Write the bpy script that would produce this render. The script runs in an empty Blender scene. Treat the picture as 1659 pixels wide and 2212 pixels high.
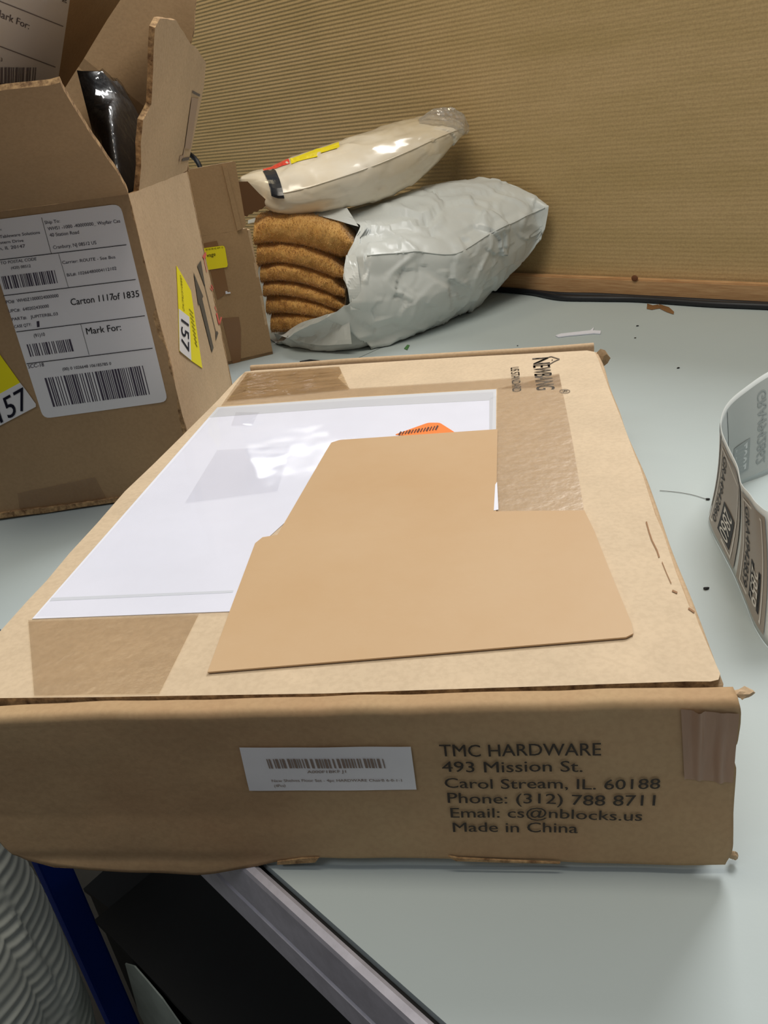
import bpy, bmesh, math, random
from mathutils import Vector, Matrix, noise
random.seed(7)
scn = bpy.context.scene
COL = scn.collection
V = Vector
# ------------------------------------------------------------------ camera
W, H = 1659, 2212
F, PITCH, ROLL, HC = 1729.07, 0.46932679, 0.13026582, 0.28026916
ca, sa, cb, sb = math.cos(PITCH), math.sin(PITCH), math.cos(ROLL), math.sin(ROLL)
FW = V((0, ca, -sa)); R0 = V((1, 0, 0)); D0 = FW.cross(R0)
RT = cb * R0 + sb * D0; DN = -sb * R0 + cb * D0
CP = V((0, 0, HC))
cam = bpy.data.cameras.new('camera'); camo = bpy.data.objects.new('camera', cam); COL.objects.link(camo)
cam.sensor_fit = 'VERTICAL'; cam.sensor_height = 36.0; cam.sensor_width = 27.0
cam.lens = F / H * 36.0; cam.clip_start = 0.01; cam.clip_end = 60
m = Matrix.Identity(4)
for i in range(3):
    m[i][0] = RT[i]; m[i][1] = -DN[i]; m[i][2] = -FW[i]; m[i][3] = CP[i]
camo.matrix_world = m
scn.camera = camo
# ------------------------------------------------------------------ world, light, exposure
w = bpy.data.worlds.new('world'); scn.world = w; w.use_nodes = True
w.node_tree.nodes['Background'].inputs[0].default_value = (0.93, 0.97, 1.0, 1)
w.node_tree.nodes['Background'].inputs[1].default_value = 0.13
scn.view_settings.view_transform = 'Standard'; scn.view_settings.look = 'None'
scn.view_settings.gamma = 1; scn.view_settings.use_curve_mapping = False
scn.view_settings.exposure = -0.13

def area(name, loc, target, sx, sy, power, col):
    l = bpy.data.lights.new(name, 'AREA'); l.shape = 'RECTANGLE'; l.size = sx; l.size_y = sy
    l.energy = power; l.color = col
    o = bpy.data.objects.new(name, l); COL.objects.link(o); o.location = loc
    o.rotation_euler = (V(target) - V(loc)).to_track_quat('-Z', 'Y').to_euler()
    return o
# big overhead lights of the hall: one row beyond the partition, one above the tables; plus an added fill
area('area_light', (1.5, 2.5, 2.8), (0.1, 0.4, 0), 1.3, 1.1, 100, (1.0, 0.985, 0.96))
area('area_light', (-0.1, 0.3, 2.1), (0.15, 1.4, 0.2), 1.2, 0.5, 22, (1.0, 0.91, 0.76))
area('area_light', (-1.3, -0.9, 2.4), (-0.3, 0.4, -0.2), 1.2, 0.5, 11, (0.96, 0.98, 1.0))  # unseen fill added behind the camera to brighten the sack
area('area_light', (-0.55, 1.35, 1.35), (-0.25, 1.75, 0.35), 0.25, 0.12, 1.6, (1.0, 0.84, 0.55))

area('area_light', (-0.88, 6.4, 2.5), (-0.1, 0.5, 0.1), 1.3, 0.10, 5, (1.0, 1.0, 1.0))
area('area_light', (1.3, 0.5, 2.6), (0.4, 0.5, 0), 2.0, 2.0, 8, (0.95, 0.98, 1.0))
# ------------------------------------------------------------------ pixel helpers (a point of the photo carried out to a real plane)
def ray(px, py):
    return RT * (px - W / 2) + DN * (py - H / 2) + FW * F
def onz(px, py, z=0.0):
    r = ray(px, py); return CP + r * ((z - HC) / r.z)
def ony(px, py, y):
    r = ray(px, py); return CP + r * (y / r.y)
def onp(px, py, p0, n):
    r = ray(px, py); return CP + r * ((V(p0) - CP).dot(n) / r.dot(n))
# ------------------------------------------------------------------ materials
def lin(c):
    return tuple(((x / 255) / 12.92 if x / 255 <= 0.04045 else (((x / 255) + 0.055) / 1.055) ** 2.4) for x in c) + (1,)
MATS = {}
def mat(name, rgb, rough=0.7, metal=0.0, var=0.0, vscale=8.0, bump=0.0, bscale=60.0, spec=0.5, rgb2=None,
        stripe=None, sheen=0.0, coat=0.0, stretch=None, ridge=0.0, speck=0.0):
    if name in MATS: return MATS[name]
    M = bpy.data.materials.new(name); M.use_nodes = True; nt = M.node_tree; N = nt.nodes; L = nt.links
    p = N['Principled BSDF']; p.inputs['Roughness'].default_value = rough; p.inputs['Metallic'].default_value = metal
    p.inputs['Specular IOR Level'].default_value = spec
    if sheen: p.inputs['Sheen Weight'].default_value = sheen
    if coat: p.inputs['Coat Weight'].default_value = coat; p.inputs['Coat Roughness'].default_value = 0.15
    c1 = lin(rgb); c2 = lin(rgb2) if rgb2 else tuple(x * (1 - var) for x in c1[:3]) + (1,)
    tc = N.new('ShaderNodeTexCoord'); src = tc.outputs['Object']
    if stretch:
        mp = N.new('ShaderNodeMapping'); mp.inputs['Scale'].default_value = stretch[:3]
        if len(stretch) > 3: mp.inputs['Rotation'].default_value = (0, 0, stretch[3])
        L.new(src, mp.inputs[0]); src = mp.outputs[0]
    col = None
    if var or rgb2:
        n = N.new('ShaderNodeTexNoise'); n.inputs['Scale'].default_value = vscale; n.inputs['Detail'].default_value = 6
        n.inputs['Roughness'].default_value = 0.65
        L.new(src, n.inputs['Vector'])
        r = N.new('ShaderNodeValToRGB'); r.color_ramp.elements[0].position = 0.35; r.color_ramp.elements[1].position = 0.68
        r.color_ramp.elements[0].color = c2; r.color_ramp.elements[1].color = c1
        L.new(n.outputs['Fac'], r.inputs[0]); col = r.outputs[0]
    else:
        p.inputs['Base Color'].default_value = c1
    if speck and col:
        n2 = N.new('ShaderNodeTexNoise'); n2.inputs['Scale'].default_value = 420; n2.inputs['Detail'].default_value = 3
        L.new(tc.outputs['Object'], n2.inputs['Vector'])
        mx = N.new('ShaderNodeMixRGB'); mx.blend_type = 'MULTIPLY'; mx.inputs[0].default_value = speck
        r2 = N.new('ShaderNodeValToRGB'); r2.color_ramp.elements[0].position = 0.36; r2.color_ramp.elements[1].position = 0.6
        r2.color_ramp.elements[0].color = (0.55, 0.5, 0.45, 1)
        L.new(n2.outputs['Fac'], r2.inputs[0]); L.new(col, mx.inputs[1]); L.new(r2.outputs[0], mx.inputs[2]); col = mx.outputs[0]
    if col: L.new(col, p.inputs['Base Color'])
    hs = []
    if bump:
        nb = N.new('ShaderNodeTexNoise'); nb.inputs['Scale'].default_value = bscale; nb.inputs['Detail'].default_value = 5
        L.new(src, nb.inputs['Vector']); hs.append((nb.outputs['Fac'], bump))
    if stripe:   # (axis vector, period m, strength)
        dp = N.new('ShaderNodeVectorMath'); dp.operation = 'DOT_PRODUCT'; dp.inputs[1].default_value = stripe[0]
        L.new(tc.outputs['Object'], dp.inputs[0])
        mu = N.new('ShaderNodeMath'); mu.operation = 'MULTIPLY'; mu.inputs[1].default_value = 2 * math.pi / stripe[1]
        L.new(dp.outputs['Value'], mu.inputs[0])
        si = N.new('ShaderNodeMath'); si.operation = 'SINE'; L.new(mu.outputs[0], si.inputs[0])
        so = si.outputs[0]
        if len(stripe) > 3:      # the ribs are pressed flat towards one side of the sheet
            sx = N.new('ShaderNodeSeparateXYZ'); L.new(tc.outputs['Object'], sx.inputs[0])
            mr = N.new('ShaderNodeMapRange'); L.new(sx.outputs[0], mr.inputs[0])
            mr.inputs[1].default_value, mr.inputs[2].default_value, mr.inputs[3].default_value, mr.inputs[4].default_value = stripe[3]
            mm = N.new('ShaderNodeMath'); mm.operation = 'MULTIPLY'; L.new(so, mm.inputs[0]); L.new(mr.outputs[0], mm.inputs[1]); so = mm.outputs[0]
        hs.append((so, stripe[2]))
    prev = None
    for s, st in hs:
        b = N.new('ShaderNodeBump'); b.inputs['Strength'].default_value = min(1.0, st); b.inputs['Distance'].default_value = 0.001
        L.new(s, b.inputs['Height'])
        if prev: L.new(prev, b.inputs['Normal'])
        prev = b.outputs['Normal']
    if prev: L.new(prev, p.inputs['Normal'])
    MATS[name] = M
    return M

def clear(name, tint=(0.95, 0.92, 0.86), rough=0.12, base=0.05, bscale=18.0, bstr=0.35, scr=(1, 1, 1), film=0.0, fr=0.2):
    if name in MATS: return MATS[name]
    M = bpy.data.materials.new(name); M.use_nodes = True; nt = M.node_tree; N = nt.nodes; L = nt.links
    N.remove(N['Principled BSDF']); out = N['Material Output']
    tr = N.new('ShaderNodeBsdfTransparent'); tr.inputs[0].default_value = tint + (1,)
    gl = N.new('ShaderNodeBsdfGlossy'); gl.inputs['Roughness'].default_value = rough
    lw = N.new('ShaderNodeLayerWeight'); lw.inputs[0].default_value = 0.32
    ad = N.new('ShaderNodeMath'); ad.operation = 'MULTIPLY_ADD'; ad.inputs[1].default_value = fr; ad.inputs[2].default_value = base
    L.new(lw.outputs['Fresnel'], ad.inputs[0])
    tc = N.new('ShaderNodeTexCoord'); mp = N.new('ShaderNodeMapping'); mp.inputs['Scale'].default_value = scr
    L.new(tc.outputs['Object'], mp.inputs[0])
    n = N.new('ShaderNodeTexNoise'); n.inputs['Scale'].default_value = bscale; n.inputs['Detail'].default_value = 3
    L.new(mp.outputs[0], n.inputs['Vector'])
    b = N.new('ShaderNodeBump'); b.inputs['Strength'].default_value = bstr; b.inputs['Distance'].default_value = 0.004
    L.new(n.outputs['Fac'], b.inputs['Height']); L.new(b.outputs[0], gl.inputs['Normal']); L.new(b.outputs[0], lw.inputs['Normal'])
    mx = N.new('ShaderNodeMixShader'); L.new(ad.outputs[0], mx.inputs[0])
    L.new(tr.outputs[0], mx.inputs[1]); L.new(gl.outputs[0], mx.inputs[2])
    last = mx.outputs[0]
    if film:
        df = N.new('ShaderNodeBsdfDiffuse'); df.inputs[0].default_value = (0.9, 0.88, 0.84, 1)
        m2 = N.new('ShaderNodeMixShader'); m2.inputs[0].default_value = film
        L.new(last, m2.inputs[1]); L.new(df.outputs[0], m2.inputs[2]); last = m2.outputs[0]
    L.new(last, out.inputs[0])
    MATS[name] = M
    return M

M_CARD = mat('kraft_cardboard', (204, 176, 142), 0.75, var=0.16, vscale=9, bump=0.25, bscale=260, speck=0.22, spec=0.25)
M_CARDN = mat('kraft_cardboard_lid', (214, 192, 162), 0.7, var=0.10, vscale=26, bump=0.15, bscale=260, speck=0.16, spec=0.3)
M_CARDF = mat('kraft_cardboard_front_shade', (186, 158, 120), 0.75, rgb2=(178, 144, 108), vscale=9, bump=0.2, bscale=200, speck=0.15, spec=0.25)  # same board as the lid; part of the front's shade is in the colour
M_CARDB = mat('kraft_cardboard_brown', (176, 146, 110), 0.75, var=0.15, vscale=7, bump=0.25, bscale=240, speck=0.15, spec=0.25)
M_EDGE = mat('cardboard_edge', (205, 168, 120), 0.9, rgb2=(110, 80, 52), vscale=230)
M_FOLD = mat('manila_paper', (200, 170, 134), 0.55, rgb2=(194, 160, 120), vscale=5, bump=0.06, bscale=300, spec=0.3)
M_WHITE = mat('white_paper', (234, 236, 248), 0.5, var=0.05, vscale=14, spec=0.4)
M_LABEL = mat('label_paper', (232, 230, 232), 0.45, var=0.03, vscale=10)
M_YEL = mat('yellow_label', (246, 232, 8), 0.45)
M_ORG = mat('orange_label', (255, 140, 62), 0.5)
M_INK = mat('black_ink', (34, 31, 36), 0.6)
M_INKG = mat('grey_ink', (96, 84, 70), 0.7)
M_INKL = mat('faded_ink', (138, 120, 108), 0.7)
M_INKT = mat('address_ink', (54, 44, 34), 0.75)
M_RED = mat('red_ink', (206, 92, 78), 0.7)
M_TAPE = clear('clear_tape', (0.955, 0.925, 0.885), 0.32, 0.03, 160, 0.12, (1, 1, 1))
M_TAPEW = clear('wrinkled_tape', (0.93, 0.88, 0.80), 0.12, 0.03, 30, 1.0, (1, 2.5, 1), fr=0.6)
M_SLV = clear('plastic_sleeve', (0.99, 0.99, 1.0), 0.07, 0.02, 7, 0.35, (1.4, 1, 1))
M_BTAPE = mat('brown_tape', (136, 98, 60), 0.25, var=0.1, vscale=12, bump=0.3, bscale=30)
# ------------------------------------------------------------------ object helpers
def link(name, me, mt, parent=None, label=None):
    o = bpy.data.objects.new(name, me); COL.objects.link(o)
    for x in (mt if isinstance(mt, (list, tuple)) else [mt]): me.materials.append(x)
    if parent is not None:
        L = parent.get('_loc'); base = V(L) if L else V((0, 0, 0))
        me.transform(Matrix.Translation(-base)); me.update()
        if parent.type == 'EMPTY': o.parent = parent
        else:
            o.parent = parent
        o['_loc'] = list(base)
    if label: o['label'] = label
    return o
def thing(name, label, cat, loc, group=None):
    o = bpy.data.objects.new(name, None); COL.objects.link(o); o.location = loc; o['_loc'] = list(loc)
    o.empty_display_size = 0.02
    o['label'] = label; o['category'] = cat
    if group: o['group'] = group
    return o
def tag(o, label, cat, group=None):
    o['label'] = label; o['category'] = cat
    if group: o['group'] = group
    return o
def mesh(name, vs, fs, smooth=False, mi=None):
    me = bpy.data.meshes.new(name); me.from_pydata([tuple(v) for v in vs], [], fs); me.update()
    if smooth:
        for p in me.polygons: p.use_smooth = True
    if mi:
        for p, k in zip(me.polygons, mi): p.material_index = k
    return me
def slab(name, pts, n, th, mt, parent=None, label=None, edge=None, inset=0.0):
    """polygon pts (3D) extruded by -n*th (front face at pts)."""
    n = V(n).normalized(); pts = [V(p) for p in pts]; k = len(pts)
    a = sum((pts[i].cross(pts[(i + 1) % k]) for i in range(k)), V((0, 0, 0)))
    if a.dot(n) < 0: pts = pts[::-1]
    vs = pts + [p - n * th for p in pts]
    fs = [tuple(range(k)), tuple(range(2 * k - 1, k - 1, -1))]
    fs += [(i, i + k, (i + 1) % k + k, (i + 1) % k) for i in range(k)]
    mi = [0, 0] + [1 if edge else 0] * k
    me = mesh(name, vs, fs, mi=mi)
    return link(name, me, [mt, edge] if edge else mt, parent, label)
def rounded(pts, r, n=4):
    out = []; k = len(pts)
    for i in range(k):
        p = V(pts[i]); a = V(pts[i - 1]); b = V(pts[(i + 1) % k])
        da = (a - p); db = (b - p); ra = min(r, da.length * .45); rb = min(r, db.length * .45)
        A = p + da.normalized() * ra; B = p + db.normalized() * rb
        for j in range(n + 1):
            t = j / n; out.append(A * (1 - t) ** 2 + p * 2 * t * (1 - t) + B * t * t)
    return out
def rough_edge(pts, amp, step, n, seed=0, skip=()):
    """subdivide the outline and wobble it inside its plane"""
    out = []; k = len(pts); n = V(n).normalized()
    for i in range(k):
        a = V(pts[i]); b = V(pts[(i + 1) % k]); d = b - a; m_ = max(1, int(d.length / step)); q = d.normalized().cross(n)
        for j in range(m_):
            t = j / m_; p = a + d * t
            if j and i not in skip: p = p + q * amp * noise.noise(p * 40 + V((seed, 0, 0))) * 2
            out.append(p)
    return out
def grid(name, fn, nu, nv, mt, parent=None, smooth=True, label=None, closed_u=False, caps=False, th=0.0):
    vs = []; fs = []
    for j in range(nv + 1):
        for i in range(nu + (0 if closed_u else 1)):
            vs.append(V(fn(i / nu, j / nv)))
    R = nu if closed_u else nu + 1
    for j in range(nv):
        for i in range(nu):
            i2 = (i + 1) % R if closed_u else i + 1
            fs.append((j * R + i, j * R + i2, (j + 1) * R + i2, (j + 1) * R + i))
    if caps:
        fs.append(tuple(range(R - 1, -1, -1))); fs.append(tuple(range(nv * R, nv * R + R)))
    me = mesh(name, vs, fs, smooth)
    if th:
        bm = bmesh.new(); bm.from_mesh(me); bmesh.ops.recalc_face_normals(bm, faces=bm.faces)
        bmesh.ops.solidify(bm, geom=bm.faces, thickness=th); bm.to_mesh(me); bm.free()
        for p in me.polygons: p.use_smooth = smooth
    return link(name, me, mt, parent, label)
def boxm(name, c, hs, mt, parent=None, rot=0.0, bev=0.0, label=None):
    bm = bmesh.new(); bmesh.ops.create_cube(bm, size=2)
    for v in bm.verts: v.co = V((v.co.x * hs[0], v.co.y * hs[1], v.co.z * hs[2]))
    if bev: bmesh.ops.bevel(bm, geom=bm.edges[:], offset=bev, segments=2, affect='EDGES')
    me = bpy.data.meshes.new(name); bm.to_mesh(me); bm.free()
    me.transform(Matrix.Translation(c) @ Matrix.Rotation(rot, 4, 'Z'))
    return link(name, me, mt, parent, label)
def tube(name, pts, r, mt, parent=None, seg=8, label=None):
    pts = [V(p) for p in pts]; vs = []; fs = []
    for i, p in enumerate(pts):
        t = (pts[min(i + 1, len(pts) - 1)] - pts[max(i - 1, 0)]).normalized()
        a = t.cross(V((0, 0, 1)))
        if a.length < 1e-3: a = V((1, 0, 0))
        a.normalize(); b = a.cross(t)
        rr = r(i / (len(pts) - 1)) if callable(r) else r
        for k in range(seg):
            an = 2 * math.pi * k / seg; vs.append(p + a * math.cos(an) * rr + b * math.sin(an) * rr)
    for i in range(len(pts) - 1):
        for k in range(seg):
            k2 = (k + 1) % seg; fs.append((i * seg + k, i * seg + k2, (i + 1) * seg + k2, (i + 1) * seg + k))
    fs.append(tuple(range(seg - 1, -1, -1))); e = (len(pts) - 1) * seg; fs.append(tuple(range(e, e + seg)))
    return link(name, mesh(name, vs, fs, True), mt, parent, label)
def spline(pts, n):
    pts = [V(p) for p in pts]; out = []
    P = [pts[0] * 2 - pts[1]] + pts + [pts[-1] * 2 - pts[-2]]
    for i in range(1, len(P) - 2):
        for j in range(n):
            t = j / n; a, b, c, d = P[i - 1:i + 3]
            out.append(0.5 * ((2 * b) + (c - a) * t + (2 * a - 5 * b + 4 * c - d) * t * t + (3 * b - a - 3 * c + d) * t ** 3))
    out.append(pts[-1]); return out
# ---- text turned into mesh
FC = {}
def glyphs(s, bold=0.005):
    if s in FC: return FC[s]
    cu = bpy.data.curves.new('t', 'FONT'); cu.body = s; cu.resolution_u = 3; cu.offset = 0
    o = bpy.data.objects.new('t', cu); COL.objects.link(o)
    dg = bpy.context.evaluated_depsgraph_get(); me = bpy.data.meshes.new_from_object(o.evaluated_get(dg))
    vs = [(v.co.x, v.co.y) for v in me.vertices]; fs = [tuple(p.vertices) for p in me.polygons]
    bpy.data.objects.remove(o); bpy.data.curves.remove(cu); bpy.data.meshes.remove(me)
    x0 = min(v[0] for v in vs); x1 = max(v[0] for v in vs)
    n0 = len(vs); vs = vs + [(x + 0.013, y) for x, y in vs]; fs = fs + [tuple(n0 + i for i in f_) for f_ in fs]   # heavier strokes
    FC[s] = ([((x - x0) / (x1 - x0), y / 0.69) for x, y in vs], fs); return FC[s]
class Ink:
    """collects flat print for one surface: proj(px,py) -> 3D, fin(p) -> displaced and lifted point"""
    def __init__(s, proj, fin): s.proj = proj; s.fin = fin; s.vs = []; s.fs = []
    def add(s, pts, fs):
        b = len(s.vs); s.vs += [s.fin(p) for p in pts]; s.fs += [tuple(b + i for i in f) for f in fs]
    def text(s, t, bl, br, tl):
        A = s.proj(*bl); X = s.proj(*br) - A; Y = s.proj(*tl) - A
        vs, fs = glyphs(t); s.add([A + X * x + Y * y for x, y in vs], fs)
    def poly(s, pts): s.add([s.proj(*p) for p in pts], [tuple(range(len(pts)))])
    def line(s, a, b, wd):
        dx, dy = b[0] - a[0], b[1] - a[1]; l = math.hypot(dx, dy); nx, ny = -dy / l * wd / 2, dx / l * wd / 2
        s.poly([(a[0] + nx, a[1] + ny), (b[0] + nx, b[1] + ny), (b[0] - nx, b[1] - ny), (a[0] - nx, a[1] - ny)])
    def bars(s, bl, br, tl, n, seed):
        rnd = random.Random(seed); A = s.proj(*bl); X = s.proj(*br) - A; Y = s.proj(*tl) - A
        wd = [rnd.choice((1, 1, 1.6, 2.4)) for _ in range(2 * n - 1)]; tot = sum(wd); x = 0
        for i, q in enumerate(wd):
            if i % 2 == 0:
                a, b = x / tot, (x + q) / tot; s.add([A + X * a, A + X * b, A + X * b + Y, A + X * a + Y], [(0, 1, 2, 3)])
            x += q
    def build(s, name, mt, parent, label=None): return link(name, mesh(name, s.vs, s.fs), mt, parent, label)
def sc(ox, oy, k):
    return lambda x, y: (ox + x / k, oy + y / k)

# ================================================================== SETTING
WA, WB = onz(1100, 625), onz(1659, 655)
wd = (WB - WA).normalized(); wn = V((wd.y, -wd.x, 0))
if wn.dot(CP - WA) < 0: wn = -wn          # towards the camera
M_WALL = mat('kraft_wall', (196, 168, 122), 0.62, rgb2=(182, 156, 108), vscale=3.0, bump=0.3, bscale=90,
             stripe=((0, 0, 1), 0.0056, 0.6, (-0.15, 0.3, 1.0, 0.12)), spec=0.35, stretch=(1, 1, 6), speck=0.25)
def wallf(u, v):
    s = -1.6 + u * 3.4; z = -0.03 + v * 0.55
    d = 0.004 * math.exp(-((s + 0.33) / 0.03) ** 2) - 0.003 * math.exp(-((s - 0.02) / 0.05) ** 2) + 0.003 * noise.noise(V((s * 3, z * 2, 0)))
    return WA + wd * s + V((0, 0, z)) + wn * d
def wallg(u, v):      # front skin, over the top edge and down the back
    if v < 0.8: return wallf(u, v / 0.8)
    if v < 0.9: return wallf(u, 1.0) - wn * 0.012
    return wallf(u, 0.0) - wn * 0.012
wl = grid('wall_back', wallg, 170, 30, M_WALL, smooth=True); wl['kind'] = 'structure'
M_PINE = mat('pine_board', (204, 164, 118), 0.6, rgb2=(178, 134, 90), vscale=18, stretch=(1.5, 1.5, 22), bump=0.2, bscale=30)
bb_c = WA + wd * 0.1 + wn * 0.009 + V((0, 0, 0.0135))
bb = boxm('baseboard_back', bb_c, (1.7, 0.007, 0.013), M_PINE, rot=math.atan2(wd.y, wd.x), bev=0.0015); bb['kind'] = 'structure'
kp = onp(1371, 601, WA + wn * 0.017, wn)
kb = bmesh.new(); bmesh.ops.create_uvsphere(kb, u_segments=14, v_segments=8, radius=1)
for v in kb.verts: v.co = kp + wd * v.co.x * 0.0048 + wn * v.co.y * 0.0012 + V((0, 0, 1)) * v.co.z * 0.0042
me = bpy.data.meshes.new('knot'); kb.to_mesh(me); kb.free()
kn = link('knot', me, mat('pine_knot', (112, 66, 34), 0.7)); kn.parent = bb
fl = boxm('floor', (0, 0.8, -1.02), (3.5, 3.5, 0.02), mat('concrete_floor', (84, 79, 70), 0.8, var=0.3, vscale=5)); fl['kind'] = 'structure'

# ================================================================== TABLES
E0, E1 = onz(575, 1867), onz(965, 2212)
ed = (E1 - E0).normalized(); en = V((-ed.y, ed.x, 0))
if en.y < 0: en = -en                      # into the table
M_TOP = mat('grey_laminate', (180, 191, 192), 0.6, var=0.05, vscale=2.5, bump=0.05, bscale=400, spec=0.35)
M_ALU = mat('aluminium_trim', (206, 203, 214), 0.42, metal=0.35, var=0.2, vscale=22, stretch=(4, 4, 4))
M_DARKG = mat('dark_gap', (22, 22, 24), 0.8)
M_BLUE = mat('blue_steel', (26, 62, 165), 0.6, spec=0.2, var=0.15, vscale=10)
S0, S1 = onz(770, 775), onz(1000, 672)
sd = (S1 - S0).normalized()
den = ed.x * sd.y - ed.y * sd.x
dx = S0 - E0; tE = (dx.x * sd.y - dx.y * sd.x) / den
corner = E0 + ed * tE                       # where the joint between the tables meets the near edge
def table(lbl, a0, a1, legs):
    """a0,a1: distance along the near edge from the joint corner"""
    t = thing('work_table', lbl, 'table', (corner + ed * (a0 + a1) / 2 + en * 0.4).to_tuple()[:2] + (-1.0,))
    A = corner + ed * a0; B = corner + ed * a1; D = 0.0
    def back(P):
        k = (WA + wn * 0.008 - P).dot(wn) / sd.dot(wn); return P + sd * (k)
    poly = [A, B, back(B), back(A)]
    slab('tabletop', poly, (0, 0, 1), 0.026, M_TOP, t)
    # aluminium edge profile: recess, raised lip, deep face with a groove
    prof = [(-0.0030, -0.026), (-0.0030, 0.0006), (-0.0046, 0.0014), (-0.0072, 0.0004), (-0.0078, -0.002), (-0.0078, -0.0245), (-0.0064, -0.0255), (-0.0064, -0.0275), (-0.0078, -0.0285), (-0.0078, -0.044), (-0.005, -0.046), (-0.003, -0.046)]
    vs = []; k = len(prof)
    for P in (A, B):
        for o, z in prof: vs.append(P + en * o + V((0, 0, z)))
    fs = [(i, (i + 1) % k, (i + 1) % k + k, i + k) for i in range(k)] + [tuple(range(k)), tuple(range(2 * k - 1, k - 1, -1))]
    link('edge_trim', mesh('edge_trim', vs, fs), M_ALU, t)
    slab('edge_gap', [A - en * 0.003 + V((0, 0, -0.004)), B - en * 0.003 + V((0, 0, -0.004)), B + en * 0.0004 + V((0, 0, -0.004)), A + en * 0.0004 + V((0, 0, -0.004))], (0, 0, 1), 0.018, M_DARKG, t)
    slab('apron', [A + en * 0.0, B + en * 0.0, B + V((0, 0, -0.0)), A], (0, 0, 1), 0.01, M_DARKG, t) if False else None
    for s, dp in legs:
        c = corner + ed * s + en * dp if s is not None else legc
        boxm('leg', c + V((0, 0, -0.026 - 0.487)), (0.02, 0.0165, 0.487), M_BLUE, t, rot=math.atan2(ed.y, ed.x) , bev=0.002)
    return t
o_ = E0 + en * 0.004          # the front leg: its near corner stands 34 degrees left of the camera axis
tk = -(o_.x + 0.675 * o_.y) / (ed.x + 0.675 * ed.y); legc = o_ + ed * (tk - 0.02) + en * 0.0165
table('grey laminate work table with aluminium edge, right of the joint, under the closed flat box', 0.0008, 1.9, ((1.8, 0.05), (1.8, 1.0), (0.06, 1.05)))
table('grey laminate work table on a blue steel leg, under the open carton', -1.3, -0.0008, ((None, 0), (-1.2, 0.05), (-1.2, 1.0)))

# ================================================================== MAIN FLAT BOX
HB = 0.085
NR, NL, FR, FL = onz(1557, 1476, HB), onz(-120, 1509, HB), onz(1286, 757, HB), onz(523, 803, HB)
P1600 = onz(1600, 1490, HB)
FO = onz(1600, 1521, HB)
e1 = (NR - NL).normalized(); f_n = V((e1.y, -e1.x, 0))
if f_n.y > 0: f_n = -f_n                    # towards the camera
box = thing('flat_cardboard_box', 'large flat closed kraft cardboard box with printed address, overhanging the table edge', 'cardboard box', (P1600.x - 0.15, P1600.y + 0.2, 0))
UP = V((0, 0, 1))
lid_out = [onz(x, y, HB) for x, y in [(-120, 1509), (200, 1506), (500, 1501), (700, 1498), (900, 1491), (1120, 1484), (1330, 1477), (1480, 1472), (1535, 1472), (1552, 1468), (1556, 1455),
     (1549, 1440), (1510, 1350), (1500, 1322), (1489, 1310), (1460, 1235), (1432, 1150), (1415, 1110), (1396, 1050), (1383, 1010), (1372, 985), (1345, 912), (1316, 840), (1292, 775), (1284, 760), (1268, 757),
     (1180, 762), (1000, 771), (860, 780), (700, 790), (552, 800), (530, 803), (516, 815), (470, 865), (420, 915), (330, 1004), (270, 1061), (210, 1130), (150, 1195), (100, 1255), (60, 1297), (0, 1364), (-60, 1435)]]
def lidf(P): return V(P)
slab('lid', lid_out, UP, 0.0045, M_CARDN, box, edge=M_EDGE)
# body walls just inside the lid
bodyL, bodyR = NL + e1 * 0.004, NR - e1 * -0.002
def wallslab(name, a, b, h, th, n, z0=0.0, mt=None, amp=0.0008):
    a = V((a.x, a.y, z0)); b = V((b.x, b.y, z0)); n = V(n)
    def fn(u, v):
        p = a.lerp(b, u); z = z0 + (h - z0) * v
        return V((p.x, p.y, z)) + n * (noise.noise(V((u * 6, v * 3, h * 50))) * amp)
    return grid(name, fn, 40, 10, mt or M_CARD, box, th=th)
rr = (FR - NR).normalized()
n_r = V((rr.y, -rr.x, 0)); n_r = n_r if n_r.x > 0 else -n_r
wallslab('side_wall', NR + n_r * 0.002 + rr * 0.003, FR + n_r * 0.002 + rr * 0.004, 0.0822, 0.003, n_r, amp=0.0018)
ll = (FL - NL).normalized(); n_l = V((ll.y, -ll.x, 0)); n_l = n_l if n_l.x < 0 else -n_l
wallslab('side_wall', NL - n_l * 0.003 + ll * 0.004, FL - n_l * 0.003, 0.080, 0.003, n_l)
# bottom
slab('bottom_panel', [V((p.x, p.y, 0.004)) for p in (NL - n_l * 0.003 + V((0, 0.004, 0)), NR - rr * 0.004, FR, FL)], UP, 0.0035, M_CARD, box)
# rear wall with a rolled lip standing just above the lid
RB = [onz(x, y, HB + 0.001) for x, y in [(541, 796), (640, 790), (760, 781), (900, 773), (1050, 764), (1180, 756), (1283, 748)]]
RBs = spline(RB, 6)
def rearf(u, v):
    s = u * (len(RBs) - 1); i = min(int(s), len(RBs) - 2); p = RBs[i].lerp(RBs[i + 1], s - i)
    a = v * 2 * math.pi; r = 0.0032
    hz = 0.5 + 0.5 * math.sin(a)
    q = V((p.x, p.y, 0)) + V((0.17, 0.98, 0)) * (0.002 + r * math.cos(a))
    z = 0.087 - 0.001 + r * 0.7 * math.sin(a) if math.sin(a) > 0 else 0.0862 + (0.0852) * math.sin(a) * 1.0
    return V((q.x, q.y, max(0.0006, z)))
grid('rear_wall', rearf, 70, 16, M_CARD, box)
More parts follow.
